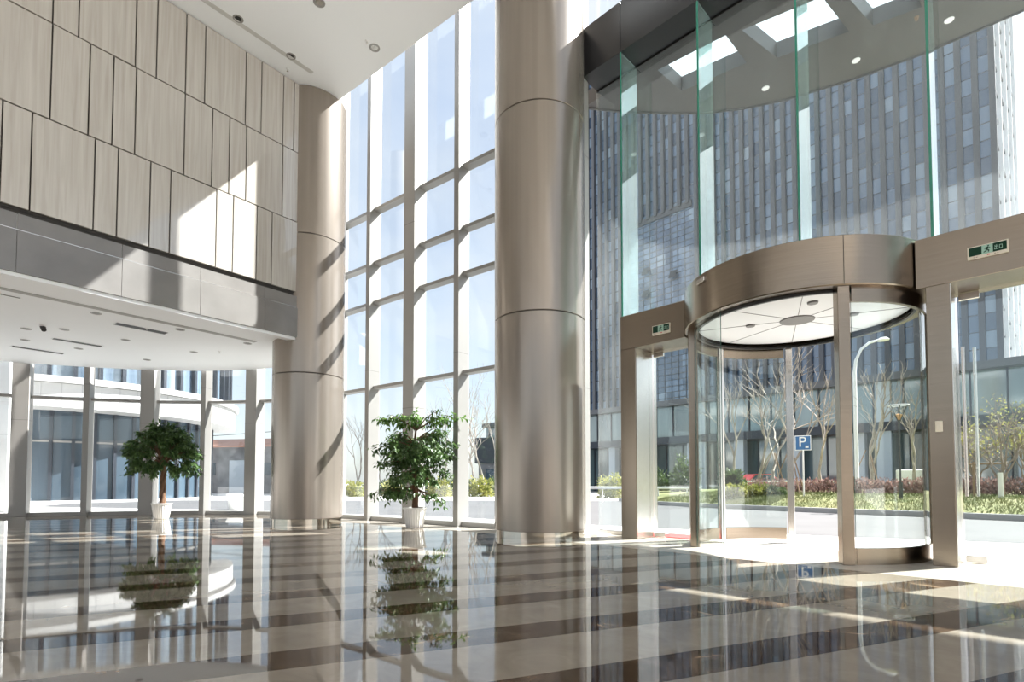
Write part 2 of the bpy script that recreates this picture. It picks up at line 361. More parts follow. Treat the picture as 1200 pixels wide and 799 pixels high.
# mezzanine slab / lower ceiling
mz = [tuple(w3(.35, .0))] + [tuple(p - (out_of(posts[i], posts[min(i + 1, 7)]) if i < 7 else n1v) * .10) for i, p in reversed(list(enumerate(posts)))] + [(-22, 6), tuple(w3(-23, .0))]
o = MB().prism(mz, ZM + .03, 4.60).build('ceiling_mezzanine', M['white_paint']); struct(o, 'white lower ceiling under the mezzanine')
o = MB().box(-23, .06, .0, .17, ZM - .035, ZM + .035).build('trim_4', M['white_paint'], None, loc=L3, rotz=AZ3); struct(o, 'white edge strip under the grey fascia')
o = MB().box(-12, -.40, .95, 1.08, ZM + .022, ZM + .036).build('trim_5', M['soft_slot'], None, loc=L3, rotz=AZ3); struct(o, 'recessed light slot in the lower ceiling')
o = MB().box(-12, -4.0, 1.36, 1.38, ZM + .022, ZM + .036).build('trim_6', M['grey_slot'], None, loc=L3, rotz=AZ3); struct(o, 'shadow line in the lower ceiling')

o = MB().box(-26, 14, -12.3, -12, 0, 3.6).build('wall_back_added', M['stone_white']); struct(o, 'low pale wall added unseen behind the viewer, open above for sky light')  # added out of view, kept low and pale to brighten the ceiling

# ------------------------------------------------------------------ columns
def column(name, x, y, r, z1, joints, label):
    t = empty(name, (x, y, 0)); tag(t, label, 'column', 'round metal columns')
    zs = [.10] + joints + [z1]; m_ = MB()
    for k in range(len(zs) - 1):
        z0, zz = zs[k] + .006, zs[k + 1] - .006
        m_.lathe([(r - .008, z0), (r, z0 + .006), (r, zz - .006), (r - .008, zz)], n=128)
        m_.lathe([(r - .014, zz - .01), (r - .014, zz + .03)], n=96, mi=1)
    m_.build('cladding', [M['col'], M['seam']], t, 30)
    MB().lathe([(r - .02, .0), (r - .02, .12)], n=128).build('base_ring', M['chrome'], t, 30)
    return t
column('round_column', -4.366, 11.32, .722, ZC, [3.07, 5.93], 'round beige metal column at the end of the panel wall')
column('round_column', .452, 8.57, .735, ZT, [3.43, 6.66], 'large round beige metal column nearest the revolving door')

# ------------------------------------------------------------------ curtain wall
trn = [2.945, 4.89, 5.80, 7.04]
ntrim = [7]
def mullion(p, az, wide, z1, idx):
    m_ = MB()
    w = .165 if wide else .065
    if wide:
        m_.bevbox(-w, w, -.03, .31, 0, z1, .004)
        m_.box(-w - .001, w + .001, -.031, .311, 2.39, 2.398, 1); m_.box(-w - .001, w + .001, -.031, .311, 6.28, 6.288, 1)
    else:
        m_.bevbox(-w, w, 0, .31, 0, z1, .003); m_.box(-w - .001, w + .001, -.001, .311, 3.36, 3.368, 1)
    o = m_.build('trim_%d' % ntrim[0], [M['mullion_post'] if wide else M['mullion'], M['grey_slot']], None, loc=(p.x, p.y, 0), rotz=az); ntrim[0] += 1
    struct(o, ('wide' if wide else 'slim') + ' aluminium post of the window wall'); return o
nwin = [1]
def bay(p, q, wl, wr, z1, lv):
    d = (q - p); L = d.length; az = math.atan2(d.y, d.x)
    x0 = (.165 if wl else .065); x1 = L - (.165 if wr else .065)
    t = empty('window_%d' % nwin[0], (p.x, p.y, 0), az); nwin[0] += 1; struct(t, 'tall bay of the glass window wall')
    MB().box(x0 - .02, x1 + .02, .28, .296, .06, z1).build('glass_pane', M['clear'], t)
    MB().bevbox(x0 - .02, x1 + .02, .10, .36, 0.0, .09, .004).build('sill', M['mullion'], t)
    for z in lv:
        m_ = MB(); pr = [(.12, z + .01), (.30, z + .01), (.30, z + .11), (.12, z + .075)]
        vs = [(x, y, zz) for x in (x0 - .01, x1 + .01) for (y, zz) in pr]
        m_.add(vs, [(0, 1, 2, 3), (7, 6, 5, 4), (0, 4, 5, 1), (1, 5, 6, 2), (2, 6, 7, 3), (3, 7, 4, 0)])
        m_.build('transom', M['mullion'], t)
for i in range(7):
    d1 = posts[i + 1] - posts[i]; az = math.atan2(d1.y, d1.x)
    if i > 0:
        d0 = posts[i] - posts[i - 1]; az = math.atan2((d0 + d1).y, (d0 + d1).x)
    mullion(posts[i], az, i % 2 == 1, 4.6, i)
    bay(posts[i], posts[i + 1], i % 2 == 1, i % 2 == 0, 4.6 if i < 6 else ZT, [2.945] if i < 6 else trn)
for k, a in enumerate(aW):
    mullion(w1(a, 0), AZ1, k % 2 == 0 or k == 5, ZT, k)
    if k < 5: bay(w1(a, 0), w1(aW[k + 1], 0), k % 2 == 0, k % 2 == 1 or k == 4, ZT, trn)

# ------------------------------------------------------------------ entrance facade
def at_e(name, mb, m_, parent=None, smooth=None):
    return mb.build(name, m_, parent, smooth) if parent else mb.build(name, m_, None, smooth, LE, AZE)
# upper glazing between the fins
fa = [.04 + 1.255 * k for k in range(-1, 5)]
edges = [-.75] + [.04 + 1.255 * k for k in range(0, 13)]
for k in range(len(edges) - 1):
    a0, a1 = edges[k] + .004, edges[k + 1] - .004
    t = empty('window_%d' % nwin[0], LE, AZE); nwin[0] += 1; struct(t, 'tall pane of the glass entrance wall')
    zb = .05 if k == 0 else 3.40
    MB().box(a0, a1, .45, .466, zb, 7.585).build('glass_pane', M['street_glass'], t)
    MB().box(a0, a1, .45, .466, 8.40, ZT).build('upper_pane', M['clear'], t)
    if k == 0: MB().bevbox(a0, .0, .40, .52, 0, .06, .003).build('sill', M['bright_steel'], t)
# fins
fin_lab = ['tall glass fin standing above the left doorway header', 'tall glass fin just left of the revolving door drum', 'tall glass fin above the middle of the revolving door drum', 'tall glass fin above the right end of the revolving door drum']
def fin_mesh():
    f = MB()
    f.box(-.012, .012, 0, .45, 3.395, 7.575, 0); f.m[-4] = 1; f.m[-3] = 0
    return f
t = None
for k, a in enumerate(fa[1:]):
    q = we(a, 0); f = empty('glass_fin', (q.x, q.y, 0), AZE)
    tag(f, fin_lab[k] if k < 4 else 'tall glass fin further right along the entrance wall', 'glass fin', 'glass fins of the entrance wall')
    if t is None:
        MB().box(-.012, .012, .006, .448, 3.395, 7.575).build('fin_glass', M['fin_glass'], f)
        MB().box(-.0125, .0125, -.002, .007, 3.395, 7.575).build('polished_edge', M['green_edge'], f); t = f
    else:
        for ch in t.children:
            c = ch.copy(); C.objects.link(c); c.parent = f
# box beam
bm_ = MB(); js = [-.95] + [.04 + 1.255 * k for k in range(0, 13)]
js[0] = -.72
for k in range(len(js) - 1):
    a0, a1 = js[k] + .006, js[k + 1] - .006
    vs = [(a, b, z) for a in (a0, a1) for (b, z) in ((0, 7.585), (.60, 7.585), (.60, 8.40), (0, 8.40))]
    bm_.add(vs, [(3, 2, 1, 0), (4, 5, 6, 7), (0, 1, 5, 4), (1, 2, 6, 5), (2, 3, 7, 6), (3, 0, 4, 7)])
bm_.box(-.70, js[-1], .02, .58, 7.60, 8.385, 1)
bm_.box(-.72, js[-1], .425, .45, 7.56, 7.59, 1)
o = at_e('trim_%d' % ntrim[0], bm_, [M['beam'], M['black']]); ntrim[0] += 1; struct(o, 'dark metal box beam above the glass fins')

# outside canopy slab with skylights
def canopy():
    outer = [(-1.15, .62), (-.75, 1.15), (-.39, 1.56), (0., 1.98), (.39, 2.34), (.87, 2.67), (1.49, 2.98), (2.45, 3.27), (3.4, 3.44), (4.5, 3.49), (14.5, 3.49), (14.5, .62)]
    holes = [[(.24, .78), (1.32, .90), (1.34, 1.66), (.30, 1.50)], [(1.53, .98), (2.54, 1.22), (2.66, 2.14), (1.72, 1.90)], [(2.76, 1.30), (3.44, 1.42), (3.5, 2.40), (2.94, 2.27)]]
    import bmesh
    b = bmesh.new()
    z0, z1 = 7.62, 7.88
    from mathutils.geometry import tessellate_polygon
    loops = [[Vector((p[0], p[1], 0)) for p in outer]] + [[Vector((p[0], p[1], 0)) for p in h] for h in holes]
    tris = tessellate_polygon(loops); flat = [p for l in loops for p in l]
    vb = [b.verts.new((p.x, p.y, z0)) for p in flat]; vt = [b.verts.new((p.x, p.y, z1)) for p in flat]
    for tr in tris:
        try: b.faces.new([vb[i] for i in tr]); b.faces.new([vt[i] for i in reversed(tr)])
        except ValueError: pass
    st = 0
    for l in loops:
        n = len(l)
        for i in range(n):
            j = (i + 1) % n; b.faces.new((vb[st + i], vb[st + j], vt[st + j], vt[st + i]))
        st += n
    bmesh.ops.recalc_face_normals(b, faces=b.faces[:])
    me = bpy.data.meshes.new('canopy_slab'); b.to_mesh(me); b.free(); me.materials.append(M['soffit_dark'])
    root = empty('entrance_canopy', LE, AZE); root.location.z = 0
    tag(root, 'dark grey canopy with skylights outside above the entrance glass', 'canopy')
    s = bpy.data.objects.new('canopy_slab', me); C.objects.link(s); s.parent = root
    for h in holes:
        cx = sum(p[0] for p in h) / 4; cy = sum(p[1] for p in h) / 4
        MB().prism([(cx + (p[0] - cx) * 1.04, cy + (p[1] - cy) * 1.04) for p in h], z1 + .003, z1 + .02).build('skylight', M['frost'], root)
    MB().tube([(p[0], p[1], z0 - .005) for p in outer[:-1]], .02, 6).build('edge_trim', M['dark_metal'], root)
    for (a, b_) in ((1.35, 2.45), (3.75, 2.95), (2.6, 2.85)):
        MB().lathe([(0, z0 - .012), (.055, z0 - .012), (.06, z0)], a, b_, 20).build('downlight', M['sign_white'], root)
    MB().lathe([(0, z0 - .05), (.02, z0 - .05), (.03, z0)], 3.42, 2.55, 12).build('sprinkler', M['wood'], root)
canopy()

# doorway portals
def portal(name, a0, a1, pl, pr, label):
    t = empty(name, LE, AZE); tag(t, label, 'door frame', 'metal door portals')
    MB().bevbox(a0, a1, 0, .62, 2.88, 3.40, .004).build('header', M['steel'], t)
    for (x0, x1) in (pl, pr):
        if x1 > x0:
            MB().bevbox(x0, x1, 0, .62, 0, 2.88, .004).build('jamb', M['steel'], t)
    return t
pt = portal('door_portal', 0, 1.06, (0, .26), (0, 0), 'beige metal portal of the left doorway beside the big column')
MB().box(.26, .266, .02, .38, .01, 2.876).build('reveal_panel', M['bright_steel'], pt)
MB().box(.26, .266, .388, .60, .01, 2.876).build('reveal_panel', M['bright_steel'], pt)
pt2 = portal('door_portal', 3.655, 6.30, (3.735, 3.93), (6.1, 6.3), 'beige metal portal of the right doorway at the picture edge')
MB().box(3.93, 3.936, .02, .30, .01, 2.876).build('reveal_panel', M['bright_steel'], pt2)
MB().box(3.93, 3.936, .308, .60, .01, 2.876).build('reveal_panel', M['bright_steel'], pt2)

# swing glass doors with patch fittings
def swing(name, a0, a1, label, handle):
    t = empty(name, LE, AZE); tag(t, label, 'door', 'glass swing doors')
    MB().box(a0, a1, .495, .507, .015, 2.86).build('glass_leaf', M['door_glass'], t)
    MB().bevbox(a0, a0 + .17, .48, .522, .012, .075, .004).build('patch_fitting', M['bright_steel'], t)
    MB().bevbox(a0, a0 + .17, .48, .522, 2.80, 2.872, .004).build('patch_fitting', M['bright_steel'], t)
    if handle:
        for sgn, nm in ((-1, 0), (1, 1)):
            h = MB(); y = .501 + sgn * .06; x = a0 + .07 + sgn * .042
            h.tube([(x, y, .70), (x, y, 2.29)], .015, 14)
            hb = h.build('pull_handle', M['bright_steel'], t, 40)
            MB().tube([(x, .501, 1.0), (x, y, 1.0)], .009, 8).tube([(x, .501, 2.0), (x, y, 2.0)], .009, 8).build('standoff', M['bright_steel'], hb, 40)
    return t
swing('glass_door', .285, 1.02, 'frameless glass door in the left portal above the red mat', False)
swing('glass_door', 3.955, 6.08, 'frameless glass door with tall steel pull bars, right of the drum', True)

# ------------------------------------------------------------------ revolving door
dc = we(2.355, .50); RG = 1.295
rv = empty('revolving_door', (dc.x, dc.y, 0), AZE); tag(rv, 'round glass revolving door under a bronze metal drum canopy', 'revolving door')
ZB, ZTP = 2.90, 3.43
cd = MB()
nseg = 128
cd.lathe([(1.22, ZB), (1.37, ZB), (1.38, ZB + .012), (1.38, ZTP - .008), (1.37, ZTP), (.2, ZTP + .01), (0, ZTP + .01)], n=nseg)
cd.build('drum_canopy', M['steel'], rv, 35)
MB().lathe([(1.383, ZB + .0), (1.383, ZTP)], n=3, a0=R(-55.2), a1=R(-55.0)).build('canopy_seam', M['seam'], rv)
cm_ = MB().lathe([(0, ZB + .05), (1.21, ZB + .05), (1.21, ZB + .10)], n=96)
dcl = cm_.build('drum_ceiling', M['drum_ceiling'], rv, 30)
for k in range(4):
    a = R(20 + 45 * k); Mx = Matrix.Rotation(a, 4, 'Z'); MB().box(-1.20, 1.20, -.004, .004, ZB + .046, ZB + .052, 0, Mx).build('ceiling_joint', M['grey_slot'], dcl)
MB().lathe([(1.205, ZB - .03), (1.24, ZB - .03), (1.24, ZB + .004), (1.205, ZB + .004)], n=96).build('lower_ring', M['dark_metal'], rv, 30)
MB().lathe([(0, ZB + .035), (.20, ZB + .035), (.205, ZB + .05)], n=40).build('centre_disc', M['grey_slot'], rv, 30)
for (a, r_) in ((200, .55), (20, .62), (300, .7)):
    MB().lathe([(0, ZB + .03), (.055, ZB + .03), (.06, ZB + .05)], r_ * math.cos(R(a)), r_ * math.sin(R(a)), 20).build('ceiling_sensor', M['grey_slot'], rv, 30)
_a = R(238); _M = Matrix.Rotation(_a, 4, 'Z') @ Matrix.Translation((1.385, 0, 3.34)); _p = MB().bevbox(-.03, .02, -.085, .085, -.03, .03, .008); _q = MB(); _q.add([_M @ Vector(v) for v in _p.v], _p.f); _q.build('door_sensor', M['bright_steel'], rv)
def post(ang, w=.055, z1=ZB + .01, m_='steel', nm='post', r=RG):
    Mx = Matrix.Rotation(R(ang), 4, 'Z') @ Matrix.Translation((r, 0, 0))
    p = MB().bevbox(-w, w, -w, w, 0, z1, .004); q = MB(); q.add([Mx @ Vector(v) for v in p.v], p.f); return q.build(nm, M[m_], rv)
A_L, A_F, A_B2, A_B1 = 213, 305, 112, 160
post(A_L); post(A_F, .058); post(A_B2, .045, m_='bright_steel'); post(A_B1, .04, m_='bright_steel'); post(372, .045)
def wall(a0, a1, nm='curved_glass', edge=0):
    g = MB().arcwall(0, 0, RG - .007, RG + .007, R(a0), R(a1), .17, ZB - .02, 40, 0, 1).build(nm, [M['door_glass'], M['glass_edge']], rv, 30)
    MB().arcwall(0, 0, RG - .022, RG + .022, R(a0), R(a1), .0, .17, 40).build('bottom_rail', M['steel'], rv, 35)
    MB().arcwall(0, 0, RG - .022, RG + .022, R(a0), R(a1), ZB - .16, ZB, 40).build('top_rail', M['steel'], rv, 35)
wall(A_L - 4, A_B1 + 3); wall(A_B1 - 3, A_B2 + 3); wall(A_F + 4, 369)
# glass leaf that closes the left half of the opening, its bare edge facing the gap
MB().arcwall(0, 0, RG - .03, RG - .018, R(A_L + 3), R(247), .012, ZB - .01, 24, 0, 1).build('sliding_leaf', [M['door_glass'], M['glass_edge']], rv, 30)
# card reader plate on the right jamb, exit signs
q = we(3.815, 0); cp = empty('wall_switch_plate', (q.x, q.y, 1.42), AZE); tag(cp, 'small cream square plate on the metal jamb right of the revolving door', 'switch plate')
MB().bevbox(-.03, .03, -.012, 0, -.055, .055, .003).build('plate', M['cream_plate'], cp); MB().bevbox(-.02, .02, -.016, -.01, -.04, .04, .003).build('rocker', M['cream_plate'], cp)
def exit_sign(a, z, w, h, label):
    q = we(a, 0); t = empty('exit_sign', (q.x, q.y, z), AZE); tag(t, label, 'exit sign', 'green exit signs')
    MB().bevbox(-w / 2, w / 2, -.02, 0, -h / 2, h / 2, .003).build('housing', M['cream_plate'], t)
    s = h / .13
    fc = MB().box(-w / 2 + .012, w / 2 - .012, -.0225, -.019, -h / 2 + .032 * s, h / 2 - .010).build('face', M['exit_green'], t)
    zc = .011 * s
    MB().box(-.045 * s, .040 * s, -.0235, -.022, zc - .044 * s, zc + .042 * s).build('centre_panel', M['exit_pale'], fc)
    man = MB()
    def limb(x0, z0, x1, z1, r): man.tube([(x0 * s, -.0245, zc + z0 * s), (x1 * s, -.0245, zc + z1 * s)], r * s, 6)
    man.lathe([(0, 0), (.007 * s, .001), (.007 * s, .003), (0, .004)], 0, 0, 12); 
    man.v = [(v[0] + .006 * s, -.0245 - v[2] * .3, zc + .03 * s + v[1]) for v in man.v]
    limb(.004, .019, -.006, -.004, .006); limb(.004, .017, .020, .008, .003); limb(.002, .017, -.016, .012, .003); limb(-.016, .012, -.022, .000, .003)
    limb(-.005, -.004, .010, -.014, .0042); limb(.010, -.014, .008, -.032, .004); limb(-.006, -.004, -.014, -.020, .0042); limb(-.014, -.020, -.030, -.028, .0038)
    man.build('running_figure', M['exit_green'], fc)
    tx = MB(); x0 = .052 * s; e = .0035 * s
    def st(xa, xb, za, zb): tx.box(x0 + xa * s, x0 + xb * s, -.0238, -.022, zc + za * s, zc + zb * s)
    st(.012, .016, -.022, .022); st(.002, .006, .004, .018); st(.022, .026, .004, .018); st(.002, .026, .002, .006); st(-.001, .003, -.022, -.004); st(.025, .029, -.022, -.004); st(-.001, .029, -.024, -.020)
    st(.036, .040, -.020, .014); st(.056, .060, -.020, .014); st(.036, .060, .011, .015); st(.036, .060, -.021, -.017)
    tx.build('lettering', M['exit_pale'], fc)
    MB().box(-.004 * s, .018 * s, -.0235, -.019, -h / 2 + .012 * s, -h / 2 + .022 * s).build('indicator', M['red'], t)
    for xa in (-.11, -.09, .05, .07): MB().box(xa * s, (xa + .012) * s, -.0225, -.019, -h / 2 + .012 * s, -h / 2 + .017 * s).build('pilot_dot', M['wood'], t)
exit_sign(4.225, 3.118, .30, .125, 'green exit sign on the header of the right doorway')
exit_sign(.703, 3.062, .285, .14, 'green exit sign on the header of the left doorway')

# red mat outside the left doorway
q = we(.62, .82); rm = MB().bevbox(-.42, .42, -.25, .32, 0.0, .012, .004).build('door_mat', M['red_mat'], None, None, (q.x, q.y, 0.0), AZE)
tag(rm, 'red mat on the ground behind the left glass door', 'mat')

# ------------------------------------------------------------------ ceiling fittings
def downlight(loc, lens='grey_slot', label='', r=.055):
    t = empty('downlight', loc); tag(t, label, 'ceiling light', 'recessed ceiling downlights')
    MB().lathe([(r * .72, .0), (r, -.008), (r * 1.15, -.006), (r * 1.18, .004)], n=28).build('trim_ring', M['mullion'], t, 40)
    MB().lathe([(0, -.001), (r * .72, -.001), (r * .72, .003)], n=24).build('lens', M[lens], t, 40)
    return t
dl = downlight((-2.586, 9.692, ZC), 'lamp_lens', 'bright reflector downlight in the upper ceiling nearest the window wall', .085)
dup(dl, (-3.286, 8.752, ZC), None, 'downlight in the upper ceiling at the top edge of the picture')
d2 = downlight((-4.242, 9.892, ZC), 'black', 'dark downlight in the upper ceiling near the beige column at the wall end', .075)
dup(d2, (-4.831, 9.068, ZC), None, 'dark downlight in the upper ceiling above the middle of the panel wall')
mz_l = [(-3.18, 1.42), (-1.816, 1.349), (-.465, 1.342), (-3.73, 3.74), (-3.25, 3.20), (-2.22, 3.148), (-.864, 3.134), (-2.626, 4.886), (-1.249, 4.935), (-3.55, 4.88)]
mlab = ['farthest left of the three lights along the recessed slot, lower ceiling', 'middle light of the three along the recessed slot, lower ceiling', 'light beside the end of the recessed slot near the column, lower ceiling',
        'light at the left picture edge in the lower ceiling', 'light left of the twin spotlight arm in the lower ceiling', 'light between the long air slots in the lower ceiling', 'light near the column in the second row of the lower ceiling',
        'light beside the rear left air slot in the lower ceiling', 'light above the large potted tree in the lower ceiling', 'small light left of the rear air slots in the lower ceiling']
d3 = None
for (a, b), lb in zip(mz_l, mlab):
    q = w3(a, b)
    if d3 is None: d3 = downlight((q.x, q.y, ZM + .03), 'grey_slot', lb, .07); d3['group'] = 'downlights in the lower ceiling'
    else: dup(d3, (q.x, q.y, ZM + .03), None, lb)
def vent(a0, b0, a1, b1, w, label):
    p, q = w3(a0, b0), w3(a1, b1); d = q - p; c_ = (p + q) / 2
    t = empty('air_vent', (c_.x, c_.y, ZM + .03), math.atan2(d.y, d.x)); tag(t, label, 'air vent', 'slot air vents')
    L = d.length / 2
    MB().box(-L, L, -w / 2, w / 2, -.004, .002).build('slot', M['black'], t)
    f = MB(); f.box(-L - .02, L + .02, -w / 2 - .015, -w / 2, -.008, .002); f.box(-L - .02, L + .02, w / 2, w / 2 + .015, -.008, .002); f.box(-L - .02, -L, -w / 2, w / 2, -.008, .002); f.box(L, L + .02, -w / 2, w / 2, -.008, .002)
    f.build('frame', M['white_paint'], t)
    for k in (-1, 1): MB().box(-L, L, k * w / 5 - .006, k * w / 5 + .006, -.007, -.001).build('blade', M['dark_metal'], t)
vent(-2.763, 1.87, -1.876, 1.87, .22, 'widest dark air slot in the lower ceiling, nearest the fascia')
vent(-3.218, 4.23, -2.363, 4.23, .17, 'middle one of the three dark air slots in the lower ceiling')
vent(-3.615, 5.79, -2.708, 5.79, .17, 'dark air slot in the lower ceiling nearest the rear windows')
def sprinkler(p, z, label):
    t = empty('sprinkler', (p.x, p.y, z)); tag(t, label, 'sprinkler', 'ceiling sprinklers')
    MB().lathe([(0, -.012), (.028, -.010), (.034, 0), (.034, .006)], n=16).build('rosette', M['white_metal'], t, 40)
    MB().lathe([(0, -.05), (.02, -.048), (.02, -.044), (.006, -.042), (.006, -.01)], n=12).build('deflector', M['bright_steel'], t, 40)
sprinkler(w3(-.531, 2.568), ZM + .03, 'small sprinkler in the lower ceiling between column and potted tree')
sprinkler(w3(-2.27, 1.75), ZM + .03, 'small sprinkler beside the widest air slot in the lower ceiling')
sprinkler(Vector((-4.441, 10.207)), ZC, 'small sprinkler in the upper ceiling close to the panel wall')
sprinkler(Vector((-2.687, 9.538)), ZC, 'small sprinkler in the upper ceiling beside the bright downlight')
# twin spot
q = w3(-3.586, 3.16); ts = empty('spotlight', (q.x, q.y, ZM + .03)); tag(ts, 'small white surveillance spotlight hanging from the lower ceiling at the left', 'spotlight')
MB().lathe([(0, -.03), (.05, -.028), (.055, 0)], n=18).build('base', M['white_metal'], ts, 40)
MB().tube([(0, 0, -.03), (.05, -.03, -.10)], [.045, .04], 14).build('head', M['dark_metal'], ts, 40)

# ------------------------------------------------------------------ potted trees
def leaf_at(mb, p, d, L, W, up, mi=0):
    d = d.normalized(); s = d.cross(up)
    if s.length < 1e-3: s = d.cross(Vector((1, 0, 0)))
    s.normalize(); n = s.cross(d)
    m0 = p + d * L * .4 - n * L * .03
    a, b, c, e = p, m0 + s * W * .5 + n * W * .12, p + d * L - n * L * .16, m0 - s * W * .5 + n * W * .12
    o = len(mb.v); mb.v += [tuple(a), tuple(b), tuple(m0), tuple(c), tuple(e)]
    mb.f += [(o, o + 1, o + 2), (o + 1, o + 3, o + 2), (o + 2, o + 3, o + 4), (o, o + 2, o + 4)]; mb.m += [mi] * 4
def spray(mb, base, tip, n, L, W, rg, mi=0, hang=.5):
    d = tip - base
    for i in range(n):
        t = (i + .6) / n; p = base + d * t + Vector((rg.gauss(0, .02), rg.gauss(0, .02), rg.gauss(0, .02)))
        ld = d.normalized() * .5 + Vector((rg.uniform(-1, 1), rg.uniform(-1, 1), rg.uniform(-.6, .5) - hang * .6))
        leaf_at(mb, p, ld, L * rg.uniform(.75, 1.2), W * rg.uniform(.8, 1.15), Vector((rg.gauss(0, .35), rg.gauss(0, .35), 1)), mi)
def pot(t, s=1.):
    prof = [(0, .012), (.145, .0), (.155, .01), (.17, .09), (.205, .345), (.222, .352), (.224, .375), (.207, .378), (.195, .34), (0, .335)]
    m_ = MB(); n = 144
    m_.lathe([(r * s, z * s) for r, z in prof[:5]], n=n, flute=.018, nf=24); m_.lathe([(r * s, z * s) for r, z in prof[4:9]], n=72)
    p = m_.build('pot', M['pot'], t, 50)
    MB().lathe([(0, .345 * s), (.2 * s, .338 * s)], n=36).build('soil', M['soil'], p, 60)
def tree_round(loc, label):
    rg = random.Random(21); t = empty('potted_tree', loc); tag(t, label, 'potted tree', 'potted trees in the lobby'); pot(t, .96)
    tr = MB()
    for k in range(3):
        pts = []; 
        for i in range(13):
            z = .30 + i * .085; a = k * 2.1 + i * .55; r = .032 + .012 * (i > 10)
            pts.append((.02 + r * math.cos(a), r * math.sin(a), z))
        tr.tube(pts, [.046 - .0012 * i for i in range(13)], 8)
    lf = MB(); cz = 1.30
    for i in range(230):
        a = rg.uniform(0, 2 * PI); u = rg.random(); el = math.asin(min(1, u)) if rg.random() < .8 else -rg.uniform(.1, .5)
        rr = rg.uniform(.82, 1.05)
        e = Vector((math.cos(a) * math.cos(el) * .68 * rr, math.sin(a) * math.cos(el) * .68 * rr, math.sin(el) * .72 * rr))
        if el < 0: e.z = -rg.uniform(.12, .46) * (1 - .2 * abs(math.cos(a)))
        tip = Vector((.02, 0, cz + .20)) + e
        b0 = Vector((.02, 0, cz - .02)); mid = b0.lerp(tip, .55) + Vector((0, 0, .10))
        if i % 5 == 0: tr.tube([b0, mid, tip], [.014, .008, .003], 5)
        for j in range(4):
            q = mid.lerp(tip, .35 + .2 * j) if j else tip
            spray(lf, q - e * .10, q + e * .12 + Vector((0, 0, -.08)), 7, .115, .055, rg, 0, .7)
    tr.build('trunk', M['bark_in'], t, 50); lf.build('foliage', M['leaf'], t); return t
tree_round((-8.15, 12.35, 0), 'potted tree with round dark green crown before the rear windows')
def tree_loose(loc, label):
    rg = random.Random(5); t = empty('potted_tree', loc); tag(t, label, 'potted tree', 'potted trees in the lobby'); pot(t, 1.0)
    tr = MB(); pts = [(0, 0, .30), (.012, .0, .6), (.02, -.01, .95), (.018, 0, 1.25), (-.01, 0, 1.6), (.02, 0, 1.95)]
    tr.tube(pts, [.062, .055, .05, .042, .026, .014], 10)
    lf = MB()
    def limb(z, az, L, rise, n, mi=0, dens=8):
        b0 = Vector((.015, 0, z)); d = Vector((math.cos(az), math.sin(az), 0))
        p = [b0, b0 + d * L * .35 + Vector((0, 0, rise * .6)), b0 + d * L * .7 + Vector((0, 0, rise)), b0 + d * L + Vector((0, 0, rise * .8))]
        tr.tube(p, [.014, .010, .006, .003], 5)
        for i in range(n):
            u = rg.uniform(.25, 1); k = min(2, int(u * 3)); q = p[k].lerp(p[k + 1], u * 3 - k)
            off = Vector((rg.gauss(0, .10), rg.gauss(0, .10), rg.gauss(0, .05)))
            spray(lf, q, q + off + d * .10 + Vector((0, 0, -.06)), dens, .105, .046, rg, mi, .75)
    for k in range(46):
        z = rg.uniform(1.02, 1.66); limb(z, k * 2.4 + rg.uniform(-.3, .3), rg.uniform(.40, .72), rg.uniform(.03, .26), 9)
    for k in range(18):
        z = rg.uniform(.82, 1.1); limb(z, rg.uniform(-PI, PI), rg.uniform(.35, .68), rg.uniform(-.12, .12), 7)
    for k in range(9): limb(.78, PI + rg.uniform(-.9, .9), rg.uniform(.42, .70), rg.uniform(-.24, -.05), 6)
    for k in range(4): limb(.74, rg.uniform(-.7, .5), rg.uniform(.40, .62), rg.uniform(-.26, -.08), 3)
    for (az, L, r_) in ((0.1, .78, .30), (.35, .66, .24), (PI - .1, .68, .30), (PI + .3, .55, .24), (1.6, .4, .33), (-1.4, .35, .3), (-.2, .5, .34), (2.8, .45, .33)):
        limb(1.83, az, L, r_, 10, 1, 7)
    tr.build('trunk', M['bark_in'], t, 50); lf.build('foliage', [M['leaf'], M['leaf2']], t); return t
tree_loose((-1.83, 10.0, 0), 'potted tree with loose layered green leaves before the tall window wall')

# ------------------------------------------------------------------ outdoors
g = MB().box(-160, 200, -60, 260, -.5, -.06).build('ground', M['paving']); struct(g)
# road in front of the entrance
road = MB().prism([(-20, 27), (-18, 19.8), (-9, 17.4), (-3.6, 14.8), (-1.2, 13.6), (1.8, 11.3), (5.0, 9.2), (7.7, 7.9), (14, 4.6), (26, -2), (34, -2), (11.9, 12.25), (8.2, 17.0), (7.2, 18.4), (5.6, 21.2), (5.2, 26)], -.30, -.055).build('road', M['asphalt']); struct(road)
k_ = MB(); kp = [Vector((34, -2)), Vector((11.9, 12.25)), Vector((8.2, 17.0)), Vector((7.2, 18.4)), Vector((5.6, 21.2)), Vector((5.2, 26))]
for i in range(len(kp) - 1):
    d = (kp[i + 1] - kp[i]).normalized(); s = Vector((d.y, -d.x)) * .15
    k_.prism([tuple(kp[i]), tuple(kp[i + 1]), tuple(kp[i + 1] + s), tuple(kp[i] + s)], -.06, .09)
o = k_.build('kerb', M['curb']); struct(o)
